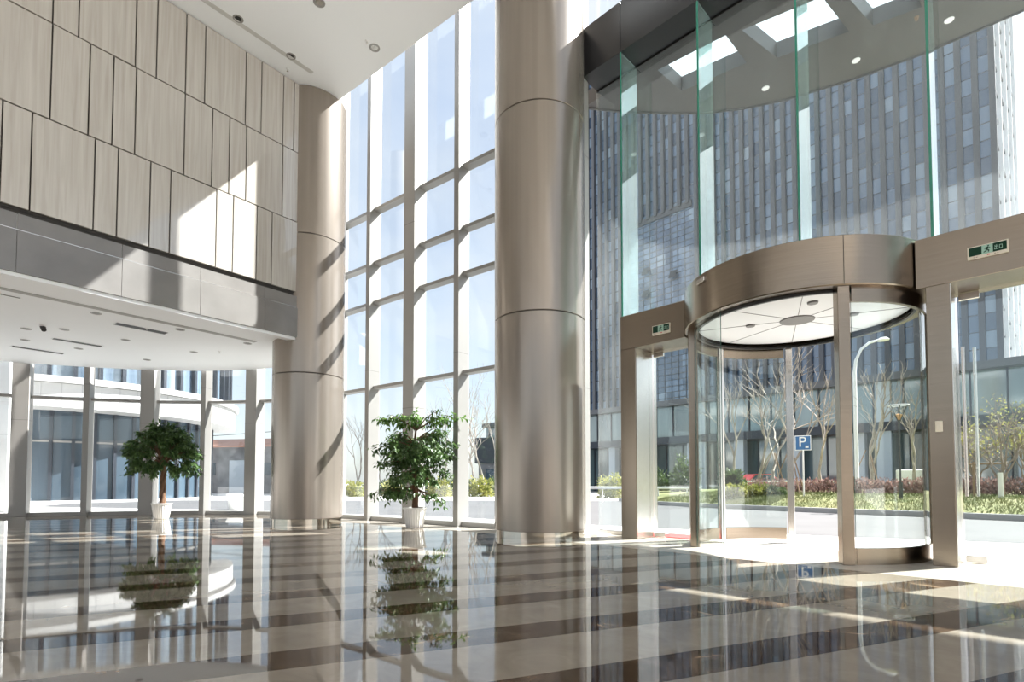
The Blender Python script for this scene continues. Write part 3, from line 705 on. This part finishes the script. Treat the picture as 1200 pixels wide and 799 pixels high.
# lawn mound
def mound_z(x, y):
    # distance behind the kerb line
    best = 1e9
    for i in range(len(kp) - 1):
        a, b = kp[i], kp[i + 1]; d = b - a; tt = max(0, min(1, (Vector((x, y)) - a).dot(d) / d.length_squared)); best = min(best, (Vector((x, y)) - a - d * tt).length)
    return .06 + .36 * (1 - math.exp(-best / 1.6)) + .04 * noise.noise(Vector((x * .7, y * .7, 0)))
lm = MB(); NU, NV = 70, 26
idx = {}
for i in range(NU + 1):
    u = i / NU * (len(kp) - 1); k = min(int(u), len(kp) - 2); p = kp[k].lerp(kp[k + 1], u - k)
    for j in range(NV + 1):
        w = j / NV; q = p + Vector((.72, .69)) * (w * 17) + Vector((.11, .10))
        lm.v.append((q.x, q.y, mound_z(q.x, q.y)))
for i in range(NU):
    for j in range(NV):
        a = i * (NV + 1) + j; lm.f.append((a, a + NV + 1, a + NV + 2, a + 1)); lm.m.append(0)
o = lm.build('lawn', M['grass_soil'], None, 80); struct(o, 'grass mound beyond the road')
# grass tufts
rg = random.Random(3); gr = MB()
def on_lawn(u, w):
    v = u * (len(kp) - 1); k = min(int(v), len(kp) - 2); p = kp[k].lerp(kp[k + 1], v - k); q = p + Vector((.72, .69)) * w + Vector((.12, .11)); return q
for i in range(17000):
    u = rg.uniform(.12, .8); w = rg.random() ** 1.3 * 5.5; q = on_lawn(u, w); z = mound_z(q.x, q.y)
    for j in range(2):
        a = rg.uniform(0, 2 * PI); h_ = rg.uniform(.05, .12); dx_, dy_ = math.cos(a) * .008, math.sin(a) * .008
        lx, ly = rg.gauss(0, .05), rg.gauss(0, .05); o_ = len(gr.v)
        gr.v += [(q.x - dx_, q.y - dy_, z - .01), (q.x + dx_, q.y + dy_, z - .01), (q.x + lx, q.y + ly, z + h_)]; gr.f.append((o_, o_ + 1, o_ + 2)); gr.m.append(0)
o = gr.build('grass', M['grass']); tag(o, 'yellow green grass on the mound beyond the road', 'grass', None, 'stuff')

# foliage blobs
def bush(name, loc, rx, ry, rz, n, L, m_, label, cat, group=None, seed=0, stems=True, upright=False):
    rg = random.Random(seed); t = empty(name, loc); tag(t, label, cat, group)
    lf = MB(); st = MB()
    for i in range(n):
        while True:
            p = Vector((rg.uniform(-1, 1), rg.uniform(-1, 1), rg.uniform(0, 1)))
            if p.x ** 2 + p.y ** 2 + (p.z - .2) ** 2 < 1: break
        lump = .8 + .3 * noise.noise(Vector((p.x * 2.2 + seed, p.y * 2.2, p.z * 2.2)))
        q = Vector((p.x * rx, p.y * ry, p.z * rz)) * lump
        d = Vector((p.x, p.y, p.z * .8 + .2)) + Vector((rg.gauss(0, .5), rg.gauss(0, .5), rg.gauss(0, .5)))
        if upright: d = Vector((rg.gauss(0, .35), rg.gauss(0, .35), 1))
        leaf_at(lf, q, d, L * rg.uniform(.6, 1.3), L * .45, Vector((rg.gauss(0, .6), rg.gauss(0, .6), 1)))
    lf.build('foliage', m_, t)
    for i in range(7):
        a = rg.uniform(0, 2 * PI); st.tube([(0, 0, -.05), (math.cos(a) * rx * .3, math.sin(a) * ry * .3, rz * .35), (math.cos(a) * rx * .6, math.sin(a) * ry * .6, rz * .7)], [.02, .014, .006], 5)
    st.build('stem', M['bark_dark'], t)
    return t
def z_at(q): return mound_z(q[0], q[1])
# bare tree
def bare_tree(loc, h, seed, label, group, trunk_r=.06, m_='bark', spread=.55, levels=4, lean=(0, 0), cat='tree', fork=.28, nb=3, buds=0, name='bare_tree', lime=0, twig=1.):
    rg = random.Random(seed); t = empty(name, loc); tag(t, label, cat, group); tr = MB(); br = MB(); lf = MB()
    def grow(p, d, L, r, lv, mb):
        n = 4; pts = [p]; rs = [r]; q = p.copy(); dd = d.copy()
        for i in range(n):
            dd = (dd + Vector((rg.gauss(0, .14), rg.gauss(0, .14), rg.gauss(.05, .08)))).normalized(); q = q + dd * L / n; pts.append(q); rs.append(max(.0028, r * (1 - .5 * (i + 1) / n)))
        mb.tube(pts, rs, 6 if lv == 0 else (5 if lv == 1 else 4))
        if lv >= levels:
            if buds:
                for k in range(buds):
                    b = pts[rg.randrange(1, 5)]; leaf_at(lf, b + Vector((rg.gauss(0, .03), rg.gauss(0, .03), rg.gauss(0, .03))), Vector((rg.gauss(0, 1), rg.gauss(0, 1), rg.gauss(0, 1))), .09, .05, Vector((rg.gauss(0, 1), rg.gauss(0, 1), 1)))
            return
        m = nb if lv == 0 else rg.choice((2, 3))
        if lv >= 2: m = 3 if rg.random() < twig - .5 else m
        for k in range(m):
            a = rg.uniform(0, 2 * PI); sp = spread * rg.uniform(.6, 1.3); ax = dd.orthogonal().normalized(); ax.rotate(Matrix.Rotation(a, 3, dd))
            nd_ = (dd * math.cos(sp) + ax * math.sin(sp) + Vector((0, 0, .12))).normalized()
            st = pts[-1] if k < 2 or lv == 0 and k == 0 else pts[rg.randrange(2, 4)]
            grow(st, nd_, L * rg.uniform(.62, .86) * (1.1 if lv == 0 else 1), r * .58, lv + 1, br)
    L0 = h * fork
    grow(Vector((0, 0, -.08)), Vector((lean[0], lean[1], 1)).normalized(), L0, trunk_r, 0, tr)
    tk = tr.build('trunk', M[m_], t, 60); br.build('branches', M[m_], t, 60)
    if buds: lf.build('foliage', M['shrub'], t)
    if lime: MB().tube([(0, 0, 0), (lean[0] * lime, lean[1] * lime, lime)], [trunk_r * 1.12, trunk_r * 1.05], 8).build('painted_base', M['lime'], t, 60)
    return t
def ray_pt(x, Y): return Vector(((x - 600) / 621 * Y, Y))
tl = [(857, 26, 6.2, 1), (884, 24.5, 6.4, 2), (907, 23, 6.8, 3), (927, 20.5, 6.0, 14), (962, 27, 7.2, 4), (1018, 21, 5.6, 6), (1072, 25, 6.0, 7)]
tlab = ['bare pale tree behind the shrub at the left of the revolving door', 'bare tree left of the forked one, seen through the revolving door', 'bare forked tree with stakes left of the parking sign', 'bare tree directly left of the blue parking sign', 'tall bare tree right of the blue parking sign',
        'bare tree beside the curved street lamp pole', 'bare tree right of the torch shaped lamp']
for (x, Y, h_, sd), lb in zip(tl, tlab):
    q = ray_pt(x, Y); z = min(.45, z_at(q)); bare_tree((q.x, q.y, z), h_, sd, lb, 'bare trees along the lawn', .095, 'bark', .42, 4, (rnd.uniform(-.08, .08), 0), fork=.30)
    if x in (907, 927, 1018):
        tq = empty('tree_stake', (q.x, q.y, z)); tag(tq, {907: 'wooden stakes propping the forked bare tree left of the parking sign', 927: 'wooden stakes propping the bare tree next to the parking sign', 1018: 'wooden stakes propping the bare tree near the curved street lamp'}[x], 'tree stake', 'tree stakes')
        for a in (.4, 2.5, 4.6): MB().tube([(math.cos(a) * .75, math.sin(a) * .75, -.05), (math.cos(a) * .08, math.sin(a) * .08, 1.7)], .022, 6).build('stake', M['wood'], tq, 60)
# twiggy budding trees at the right edge
for i, (x, Y, h_, sd, lb) in enumerate([(1172, 15.5, 4.7, 31, 'twiggy budding tree in front at the right picture edge'), (1150, 18.0, 4.3, 35, 'twiggy budding tree behind the steel pull bars'), (1205, 17.5, 4.4, 38, 'twiggy budding tree cut by the right picture edge')]):
    q = ray_pt(x, Y); bare_tree((q.x, q.y, min(.4, z_at(q))), h_, sd, lb, 'budding trees at the right', .06, 'bark_twig', .55, 5, (0, 0), fork=.19, nb=6, buds=1, lime=.75 if i == 0 else 0, twig=1.35)
q = ray_pt(1158, 16.2); tq = empty('tree_stake', (q.x, q.y, .33)); tag(tq, 'brown timber frame propping the budding tree at the right', 'tree stake', 'tree stakes')
for dx_ in (-.45, .45): MB().tube([(dx_, 0, -.1), (dx_, 0, 1.15)], .03, 7).build('stake', M['wood'], tq, 60)
MB().tube([(-.6, 0, 1.08), (.6, .02, 1.10)], .028, 7).build('crossbar', M['wood'], tq, 60)
# hedge, shrubs
hx = [(868, 22.5), (890, 22.2), (912, 21.8), (934, 21.4), (956, 21.0), (978, 20.6), (1000, 20.2), (1022, 19.8), (1044, 19.4), (1066, 19.0), (1088, 18.6), (1112, 18.2), (1138, 17.8), (1165, 17.4), (1195, 17.0)]
for k, (x, Y) in enumerate(hx):
    q = ray_pt(x, Y); bush('hedge_plant', (q.x, q.y, z_at(q)), .62, .45, .66, 650, .10, M['hedge'], 'reddish brown clipped hedge plant in the row behind the lawn', 'hedge', 'hedge plants behind the lawn', 50 + k, upright=True)
for k, (x, Y, rx, rz, lb) in enumerate([(862, 19.4, .60, .62, 'low yellow green shrub at the road corner left of the lawn'), (888, 19.4, .75, .55, 'wide yellow green shrub in front of the red hedge'), (906, 19.2, .5, .42, 'small green shrub next to the wide yellow one')]):
    q = ray_pt(x, Y); bush('shrub', (q.x, q.y, z_at(q) - .03), rx, .55, rz, 1300, .11, M['shrub'] if k < 2 else M['dshrub'], lb, 'shrub', 'low shrubs by the road', 80 + k)
q = ray_pt(859, 20.6); bush('shrub', (q.x, q.y, z_at(q)), .50, .45, 1.05, 900, .26, M['dshrub'], 'dark spiky shrub behind the yellow green shrubs', 'shrub', 'low shrubs by the road', 95)
for k, (x, Y, rx, rz, lb) in enumerate([(803, 27, .9, 2.5, 'tall dark green bush seen through the left doorway'), (716, 30, .9, 1.4, 'pale bush seen through the glass right of the big column'), (775, 30, 1.2, 1.6, 'dark bush at the left inside the doorway view')]):
    q = ray_pt(x, Y); bush('bush', (q.x, q.y, -.06), rx, .8, rz, 1500, .2, M['dshrub'] if k != 1 else M['shrub'], lb, 'bush', 'bushes across the road', 110 + k)
# planting beyond the window wall
for k, x in enumerate([412, 430, 447, 464, 481, 500, 515, 530, 548, 564, 580]):
    Y = 33 + (k % 3) * 1.2; q = ray_pt(x, Y); bush('hedge_plant', (q.x, q.y, -.06), .95, .7, 1.35 if k > 5 else 1.1, 900, .2, M['shrub'] if k % 3 == 0 else M['dshrub'], 'low green hedge plant beyond the pavement outside the window wall', 'hedge', 'hedge plants outside the window wall', 130 + k)
for k, (x, Y, h_) in enumerate([(418, 40, 6.5), (450, 42, 5.5), (520, 40, 6.0), (545, 36, 7.5), (557, 37, 8.6), (569, 36, 9.0), (579, 38, 8.4)]):
    q = ray_pt(x, Y); bare_tree((q.x, q.y, -.06), h_, 60 + k, ['slim bare tree left of the column side window', 'small bare tree behind the loose potted tree', 'bare tree right of the loose potted tree', 'bare tree left in the clump beside the big column', 'tall bare tree second in the clump beside the big column', 'tallest bare tree in the clump beside the big column', 'bare tree touching the edge of the big column'][k], 'bare trees outside the window wall', .09, 'bark', .36, 4, fork=.32)
# dark sign building behind clump, street box
q = ray_pt(578, 48); db = empty('kiosk', (q.x, q.y, -.06), R(-20)); tag(db, 'dark blue box building behind the bare trees beside the big column', 'building')
MB().bevbox(-1.4, 1.4, -1, 1, 2.6, 4.9, .03).build('upper_box', M['bframe'], db); MB().bevbox(-1.1, 1.1, -.8, .8, 0, 2.6, .03).build('wall', M['old_wall'], db); MB().bevbox(-.4, .4, -.84, -.78, 0, 2.1, .02).build('door', M['bglass'], db)

# street furniture
def text_mesh(s, size, m_, parent, loc):
    cu = bpy.data.curves.new('letter', 'FONT'); cu.body = s; cu.size = size; cu.extrude = .004; cu.align_x = 'CENTER'; cu.align_y = 'CENTER'
    ob = bpy.data.objects.new('letter', cu); C.objects.link(ob); dg = bpy.context.evaluated_depsgraph_get(); me = bpy.data.meshes.new_from_object(ob.evaluated_get(dg)); bpy.data.objects.remove(ob)
    Mr = Matrix.Rotation(PI / 2, 4, 'X'); me.transform(Mr); me.materials.clear(); me.materials.append(m_)
    o = bpy.data.objects.new('letter', me); C.objects.link(o); o.parent = parent; o.location = loc; return o
q = ray_pt(941.5, 18.6); ps = empty('parking_sign', (q.x, q.y, z_at(q)), R(-25)); tag(ps, 'blue square parking sign with a white P on a slim pole', 'sign')
MB().tube([(0, 0, -.05), (0, 0, 2.1)], .028, 10).build('pole', M['white_metal'], ps, 60)
bo_ = MB().bevbox(-.25, .25, -.045, -.03, 1.62, 2.14, .004).build('border', M['sign_white'], ps); MB().bevbox(-.225, .225, -.050, -.044, 1.645, 2.115, .003).build('board', M['sign_blue'], bo_)
text_mesh('P', .50, M['sign_white'], bo_, (-.02, -.053, 1.90)); MB().box(.07, .17, -.055, -.049, 1.70, 1.78).build('small_mark', M['sign_white'], bo_)
q = ray_pt(1055, 16.0); la = empty('torch_lamp', (q.x, q.y, .10)); tag(la, 'dark slim street lamp with a torch shaped glass bowl', 'street lamp')
MB().tube([(0, 0, -.1), (0, 0, .75)], .055, 12).build('base', M['dark_post'], la, 60); MB().tube([(0, 0, .75), (0, 0, 2.6)], .026, 10).build('pole', M['dark_post'], la, 60)
b_ = MB()
for k in range(6):
    a = k * PI / 3; b_.tube([(.02 * math.cos(a), .02 * math.sin(a), 2.58), (.20 * math.cos(a), .20 * math.sin(a), 3.0), (.26 * math.cos(a), .26 * math.sin(a), 3.08)], .012, 6)
bf_ = b_.build('bowl_frame', M['dark_post'], la, 60)
MB().lathe([(.23, 3.07), (.27, 3.07), (.27, 3.10), (.23, 3.10), (.23, 3.07)], n=32).build('rim', M['white_metal'], bf_, 60); MB().lathe([(.0, 2.62), (.05, 2.66), (.09, 2.80), (.0, 2.84)], n=18).build('lamp_core', M['lamp_glass'], bf_, 60)
MB().lathe([(.03, 2.62), (.20, 3.0), (.245, 3.07)], n=24).build('glass_bowl', M['clear'], bf_, 60)
q = ray_pt(1004, 21); sl = empty('street_lamp', (q.x, q.y, .30)); tag(sl, 'tall pale street lamp with a curved arm behind the bare trees', 'street lamp')
MB().tube([(0, 0, -.2), (0, 0, 4.9), (.05, -.02, 5.4), (.25, -.05, 5.85), (.55, -.1, 6.1), (.85, -.15, 6.18)], [.085, .07, .06, .055, .05, .045], 12).build('pole', M['white_metal'], sl, 60)
MB().lathe([(0, 6.14), (.2, 6.16), (.22, 6.20), (.12, 6.27), (0, 6.28)], 1.05, -.18, 20).build('lamp_head', M['white_metal'], sl, 60)
# white guard rail across the road
def rail(p, q, label, zs=(.62,), posts_=4, r=.045):
    d = q - p; t = empty('guard_rail', (p.x, p.y, -.06), math.atan2(d.y, d.x)); tag(t, label, 'railing', 'white rails')
    for z in zs: MB().tube([(0, 0, z), (d.length, 0, z)], r, 8).build('bar', M['white_metal'], t, 60)
    for k in range(posts_): MB().tube([(d.length * (k + .5) / posts_, 0, 0), (d.length * (k + .5) / posts_, 0, max(zs))], .03, 8).build('leg', M['white_metal'], t, 60)
rail(ray_pt(690, 24), ray_pt(822, 23), 'white barrier rail across the road behind the left doorway', (.66,), 4, .06)
rail(ray_pt(872, 31), ray_pt(1000, 29), 'white barrier rail in front of the red car', (.95,), 5, .05)
wb = ray_pt(1078, 27); o = MB().bevbox(-1.0, 1.0, -.15, .15, 0, 1.55, .03)
wbt = empty('site_board', (wb.x, wb.y, -.06), R(-20)); tag(wbt, 'white low site board behind the hedge right of the torch lamp', 'board'); o.build('panel', M['white_metal'], wbt)
for x_ in (-.8, .8): MB().tube([(x_, .2, 0), (x_, .2, 1.5)], .04, 8).build('post', M['dark_post'], wbt, 60)
# red car far behind the rail
q = ray_pt(884, 34); car = empty('car', (q.x, q.y, -.06), R(12)); tag(car, 'small red car parked beyond the white barrier rail', 'car')
prof = [(-1.9, .35), (-1.95, .7), (-1.6, .92), (-1.05, .98), (-.55, 1.42), (.65, 1.44), (1.25, 1.0), (1.85, .85), (1.95, .5), (1.9, .32)]
cb_ = MB(); n = len(prof); vs = [(x, y, z) for y in (-.8, .8) for x, z in prof]
cb_.add(vs, [tuple(range(n)), tuple(reversed(range(n, 2 * n)))] + [(i + n, (i + 1) % n + n, (i + 1) % n, i) for i in range(n)]); cbo = cb_.build('body', M['red'], car)
MB().add([(x, y, z) for y in (-.815, .815) for x, z in ((-.9, 1.0), (-.5, 1.36), (.6, 1.38), (1.05, 1.02))], [(0, 1, 2, 3), (7, 6, 5, 4), (0, 4, 5, 1), (2, 6, 7, 3), (1, 5, 6, 2), (0, 3, 7, 4)]).build('window_band', M['bglass'], cbo)
for x_ in (-1.2, 1.2):
    for y_ in (-.75, .75):
        w_ = MB().lathe([(0, -.1), (.30, -.1), (.33, -.07), (.33, .07), (.30, .1), (0, .1)], n=24); w_.v = [(x_ + v[0], y_ + v[2], .33 + v[1]) for v in w_.v]; w_.build('wheel', M['black'], car, 50)

# ------------------------------------------------------------------ office tower with podium
AT = R(-47); tT = Vector((math.cos(AT), math.sin(AT))); nT = Vector((-tT.y, tT.x))
tw0 = nT * 80 + tT * (-5.6)
tw = empty('office_tower', (tw0.x, tw0.y, 0), AT); tag(tw, 'tall blue glass office tower filling the view above the entrance', 'building')
HT = 82; LT = 67.5
MB().box(-LT, -.05, .3, 30, 7.0, HT - .5).build('curtain_wall', M['tower'], tw)
bay0, bay1 = -LT + 18.5, -LT + 30.5
for k in range(46):
    x = -1.5 * k - .1
    low = bay0 < x < bay1
    MB().box(x - .28, x + .28, -.25, .3, 47 if low else 7.0, HT - .5).build('mullion_fin', M['tower_fin'], tw)
gb = MB()
gb.box(bay0, bay1, .0, .3, 46.4, 47.4)
for k in range(9): gb.box(bay0 + 1.33 * k, bay0 + 1.33 * k + .08, .22, .3, 7, 46.4)
for k in range(20): gb.box(bay0, bay1, .22, .3, 7 + 2 * k, 7.1 + 2 * k)
gb.build('bay_grid', M['tower_fin'], tw)
rg = random.Random(12)
for (bx, bz) in ((2, 15), (2, 13), (5, 10), (2, 9.5), (6, 14)):
    x_ = bay0 + 1.33 * bx; z_ = 7 + 2 * bz; MB().add([(x_, .2, z_ + 1.6), (x_ + 1.3, .2, z_ + 1.6), (x_ + 1.3, -.5, z_ + .2), (x_, -.5, z_ + .2), (x_, .24, z_ + 1.64), (x_ + 1.3, .24, z_ + 1.64), (x_ + 1.3, -.46, z_ + .24), (x_, -.46, z_ + .24)], [(3, 2, 1, 0), (4, 5, 6, 7), (0, 1, 5, 4), (1, 2, 6, 5), (2, 3, 7, 6), (3, 0, 4, 7)]).build('vent_window', M['bframe'], tw)
MB().box(-LT, 0, -.2, 30, HT - .5, HT).build('parapet', M['tower_fin'], tw)
for k in range(4):
    y = 2 + 8 * k
    MB().box(.0, .5, y - .2, y + .2, 7, HT).build('white_fin', M['white_metal'], tw)
gs = MB()
for k in range(24): gs.box(-.04, .2, .3, 30, 8 + 3.1 * k, 8.35 + 3.1 * k)
gs.build('side_spandrel', M['tower_fin'], tw)
# podium
pd0 = nT * 40; pd = empty('podium_building', (pd0.x, pd0.y, 0), AT); tag(pd, 'dark glass podium of the office tower behind the bare trees', 'building')
MB().box(-48, 16, .6, 30, 4.7, 7.3).build('upper_glazing', M['podium_glass'], pd); MB().box(-48, 16, 2.2, 30, 0, 4.2).build('ground_glazing', M['podium_glass'], pd)
MB().box(-48, 16, -.1, 30, 7.3, 7.75).build('roof_ledge', M['tower_fin'], pd); MB().box(-48, 16, .2, 30, 4.1, 4.7).build('canopy_band', M['bframe'], pd)
for k in range(16):
    x = -46 + 4 * k; MB().bevbox(x - .35, x + .35, .8, 1.5, 0, 4.15, .02).build('pillar', M['pale_wall'], pd)
fm_ = MB()
for k in range(40): fm_.box(-47.5 + 1.6 * k, -47.42 + 1.6 * k, .5, .62, 4.7, 7.3)
for k in range(40): fm_.box(-47.5 + 1.6 * k, -47.42 + 1.6 * k, 2.1, 2.22, 0, 4.1)
fm_.build('glazing_bars', M['bframe'], pd)
for (x, w) in ((-27.3, .55), (-21, .5), (-8.5, .4)): MB().bevbox(x - w, x + w, .35, .6, .0, 7.3, .02).build('light_panel', M['pale_wall'], pd)

# ------------------------------------------------------------------ curved white building outside the rear windows
ccx, ccy, CR = -23.3, 27.9, 7.7
cu = empty('curved_building', (ccx, ccy, -.06)); tag(cu, 'curved white building with dark glazing outside the rear windows', 'building')
a0, a1 = R(-150), R(45)
MB().arcwall(0, 0, CR - 2.4, CR, a0, a1, 4.0, 5.0, 90).build('stone_band', M['stone_white'], cu, 30)
MB().arcwall(0, 0, CR - 2.4, CR + .16, a0, a1, 5.02, 5.28, 90).build('cornice', M['stone_white'], cu, 30)
jm = MB()
for k in range(40):
    a = a0 + (a1 - a0) * k / 40; Mx = Matrix.Rotation(a, 4, 'Z'); jm.box(CR - .02, CR + .004, -.008, .008, 4.0, 5.0, 0, Mx)
jm.arcwall(0, 0, CR - .02, CR + .004, a0, a1, 4.49, 4.503, 90); jm.build('stone_joints', M['curb'], cu)
MB().lathe([(CR - 2.3, 4.0), (CR - 1.25, 3.98), (CR - .02, 3.99)], n=90, a0=a0, a1=a1).build('soffit', M['stone_white'], cu)
MB().arcwall(0, 0, CR - 1.4, CR - 1.25, a0, a1, .10, 4.0, 90).build('ground_glazing', M['bglass'], cu, 30)
MB().arcwall(0, 0, CR - .55, CR - .4, a0, a1, 5.28, 10.2, 90).build('upper_glazing', M['bglass2'], cu, 30)
MB().arcwall(0, 0, CR - 2.4, CR + .1, a0, a1, 10.2, 11.4, 90).build('upper_band', M['stone_white'], cu, 30)
for k in range(30):
    a = a0 + (a1 - a0) * (k + .5) / 30; Mx = Matrix.Rotation(a, 4, 'Z')
    MB().box(CR - 1.25, CR - 1.13, -.06, .06, .05, 4.0, 0, Mx).build('window_post', M['bframe'], cu)
    MB().box(CR - .42, CR - .2, -.07, .07, 5.28, 10.2, 0, Mx).build('upper_fin', M['bframe'], cu)
MB().arcwall(0, 0, CR - 1.26, CR - 1.18, a0, a1, 2.62, 2.70, 90).build('glazing_rail', M['mullion'], cu)
MB().arcwall(0, 0, CR - 1.3, CR - 1.1, a0, a1, 0, .12, 90).build('plinth', M['stone_white'], cu)
# paving edge, planter
q = ray_pt(283, 17.5); pl = empty('planter', (q.x, q.y, -.06)); tag(pl, 'white stone planter on the pavement outside the rear windows', 'planter')
MB().lathe([(0, 0), (.34, 0), (.36, .03), (.40, .42), (.44, .46), (.44, .52), (.39, .52), (.37, .45), (0, .44)], n=40).build('bowl', M['stone_white'], pl, 40); MB().lathe([(0, .455), (.375, .45)], n=30).build('soil', M['soil'], pl)
# low house with red roof
q = ray_pt(283, 46); hs = empty('low_house', (q.x, q.y, -.06), R(-12)); tag(hs, 'low grey house with faded red roof far outside the rear windows', 'house')
MB().bevbox(-4.2, 7, -2.5, 2.5, 0, 3.85, .03).build('wall', M['old_wall'], hs); MB().bevbox(.9, 2.4, -2.56, -2.4, 0, 2.7, .02).build('pale_gate', M['pale_wall'], hs)
rf = MB(); vs = [(-4.5, -2.9, 3.75), (7.3, -2.9, 3.75), (7.3, 0, 4.55), (-4.5, 0, 4.55), (-4.5, 2.9, 3.75), (7.3, 2.9, 3.75)]
rf.add(vs + [(v[0], v[1], v[2] + .12) for v in vs], [(3, 2, 1, 0), (4, 5, 2, 3), (6, 7, 8, 9), (9, 8, 11, 10), (0, 1, 7, 6), (4, 10, 11, 5), (1, 2, 8, 7), (2, 5, 11, 8), (0, 6, 9, 3), (3, 9, 10, 4)]); rf.build('roof', M['roof_tile'], hs)
for x_ in (-2.9, -.9, 4.2): MB().bevbox(x_ - .5, x_ + .5, -2.54, -2.4, 1.5, 2.5, .02).build('window', M['bglass'], hs)
q = ray_pt(269, 56); bare_tree((q.x, q.y, -.06), 8.0, 71, 'bare spreading tree behind the low red roofed house', 'bare trees by the house', .12, 'bark_dark', .62, 5, fork=.2, nb=4)
q = ray_pt(332, 50); bare_tree((q.x, q.y, -.06), 7.4, 72, 'bare tree half hidden by the beige column beside the house', 'bare trees by the house', .12, 'bark_dark', .6, 5, fork=.2, nb=4)
cbl = MB(); pts = [(-32 + 2.2 * i, 38.5, 3.55 + .145 * i + .004 * (i - 4) ** 2) for i in range(9)]
o = cbl.tube(pts, .025, 5).build('overhead_cable', M['dark_metal']); tag(o, 'thin overhead cable crossing the sky above the low house', 'cable')
# white building beyond the left end
lb = empty('white_annex', (-15.25, 16.0, -.06)); tag(lb, 'white clad wall block at the left picture edge outside the windows', 'building')
a_ = MB(); a_.bevbox(-6, 0, 0, .5, 0, 9, .02); a_.box(-6.01, .006, -.006, .4, 2.35, 2.37, 1); a_.box(-6.01, .006, -.006, .4, 4.7, 4.72, 1); a_.build('wall', [M['stone_white'], M['curb']], lb)
MB().bevbox(-6.1, .08, -.08, .58, 9, 9.3, .02).build('parapet', M['stone_white'], lb)

# ------------------------------------------------------------------ light
SUN_AZ, SUN_EL = R(18), R(46)
sd = Vector((math.cos(SUN_AZ) * math.cos(SUN_EL), math.sin(SUN_AZ) * math.cos(SUN_EL), math.sin(SUN_EL)))
sun = bpy.data.lights.new('sun', 'SUN'); sun.energy = 19; sun.angle = R(.6); sun.color = (1, .965, .92)
so = bpy.data.objects.new('sun', sun); C.objects.link(so); so.rotation_euler = sd.to_track_quat('Z', 'Y').to_euler(); so.location = (30, 10, 30)
w = bpy.data.worlds.new('world'); bpy.context.scene.world = w; w.use_nodes = True; nt = w.node_tree; nt.nodes.clear()
class _W: pass
wm_ = _W(); wm_.node_tree = nt
out = nd(wm_, 'ShaderNodeOutputWorld'); bg = nd(wm_, 'ShaderNodeBackground', Strength=1.0)
sky = nd(wm_, 'ShaderNodeTexSky'); sky.sky_type = 'NISHITA'; sky.sun_disc = False; sky.sun_elevation = SUN_EL; sky.sun_rotation = PI / 2 - SUN_AZ; sky.air_density = 1.0; sky.dust_density = 1.5; sky.ozone_density = 1.2
tcw = nd(wm_, 'ShaderNodeTexCoord'); mpw = nd(wm_, 'ShaderNodeMapping'); mpw.inputs['Scale'].default_value = (1, 1, 2.2); lk(wm_, tcw, 'Generated', mpw, 'Vector')
cl = nd(wm_, 'ShaderNodeTexNoise', Scale=2.6, Detail=7., Roughness=.55); lk(wm_, mpw, 0, cl, 'Vector')
cr = ramp(wm_, [(.35, (.42, .42, .42)), (.75, (.85, .85, .85))]); lk(wm_, cl, 'Fac', cr, 'Fac')
sc = nd(wm_, 'ShaderNodeMix', data_type='RGBA', blend_type='MULTIPLY'); sc.inputs[0].default_value = 1; lk(wm_, sky, 0, sc, 6); sc.inputs[7].default_value = (.205, .20, .192, 1)
mxw = nd(wm_, 'ShaderNodeMix', data_type='RGBA'); lk(wm_, cr, 'Color', mxw, 0); lk(wm_, sc, 2, mxw, 6); mxw.inputs[7].default_value = (.80, .82, .84, 1)
lk(wm_, mxw, 2, bg, 0); lk(wm_, bg, 0, out, 0)

# ------------------------------------------------------------------ camera
cam = bpy.data.cameras.new('camera'); co = bpy.data.objects.new('camera', cam); C.objects.link(co)
co.location = (0, 0, H); co.rotation_euler = (R(92.0), 0, 0)
cam.sensor_width = 36; cam.lens = 621 / 1200 * 36; cam.shift_y = (565 - 621 * math.tan(R(2)) - 399.5) / 1200; cam.clip_start = .05; cam.clip_end = 600
sc_ = bpy.context.scene; sc_.camera = co
sc_.view_settings.view_transform = 'Standard'; sc_.view_settings.look = 'None'; sc_.view_settings.gamma = 1; sc_.view_settings.use_curve_mapping = False
sc_.view_settings.exposure = 0.4
sc_.cycles.max_bounces = 14; sc_.cycles.transparent_max_bounces = 40; sc_.cycles.diffuse_bounces = 5; sc_.cycles.glossy_bounces = 5
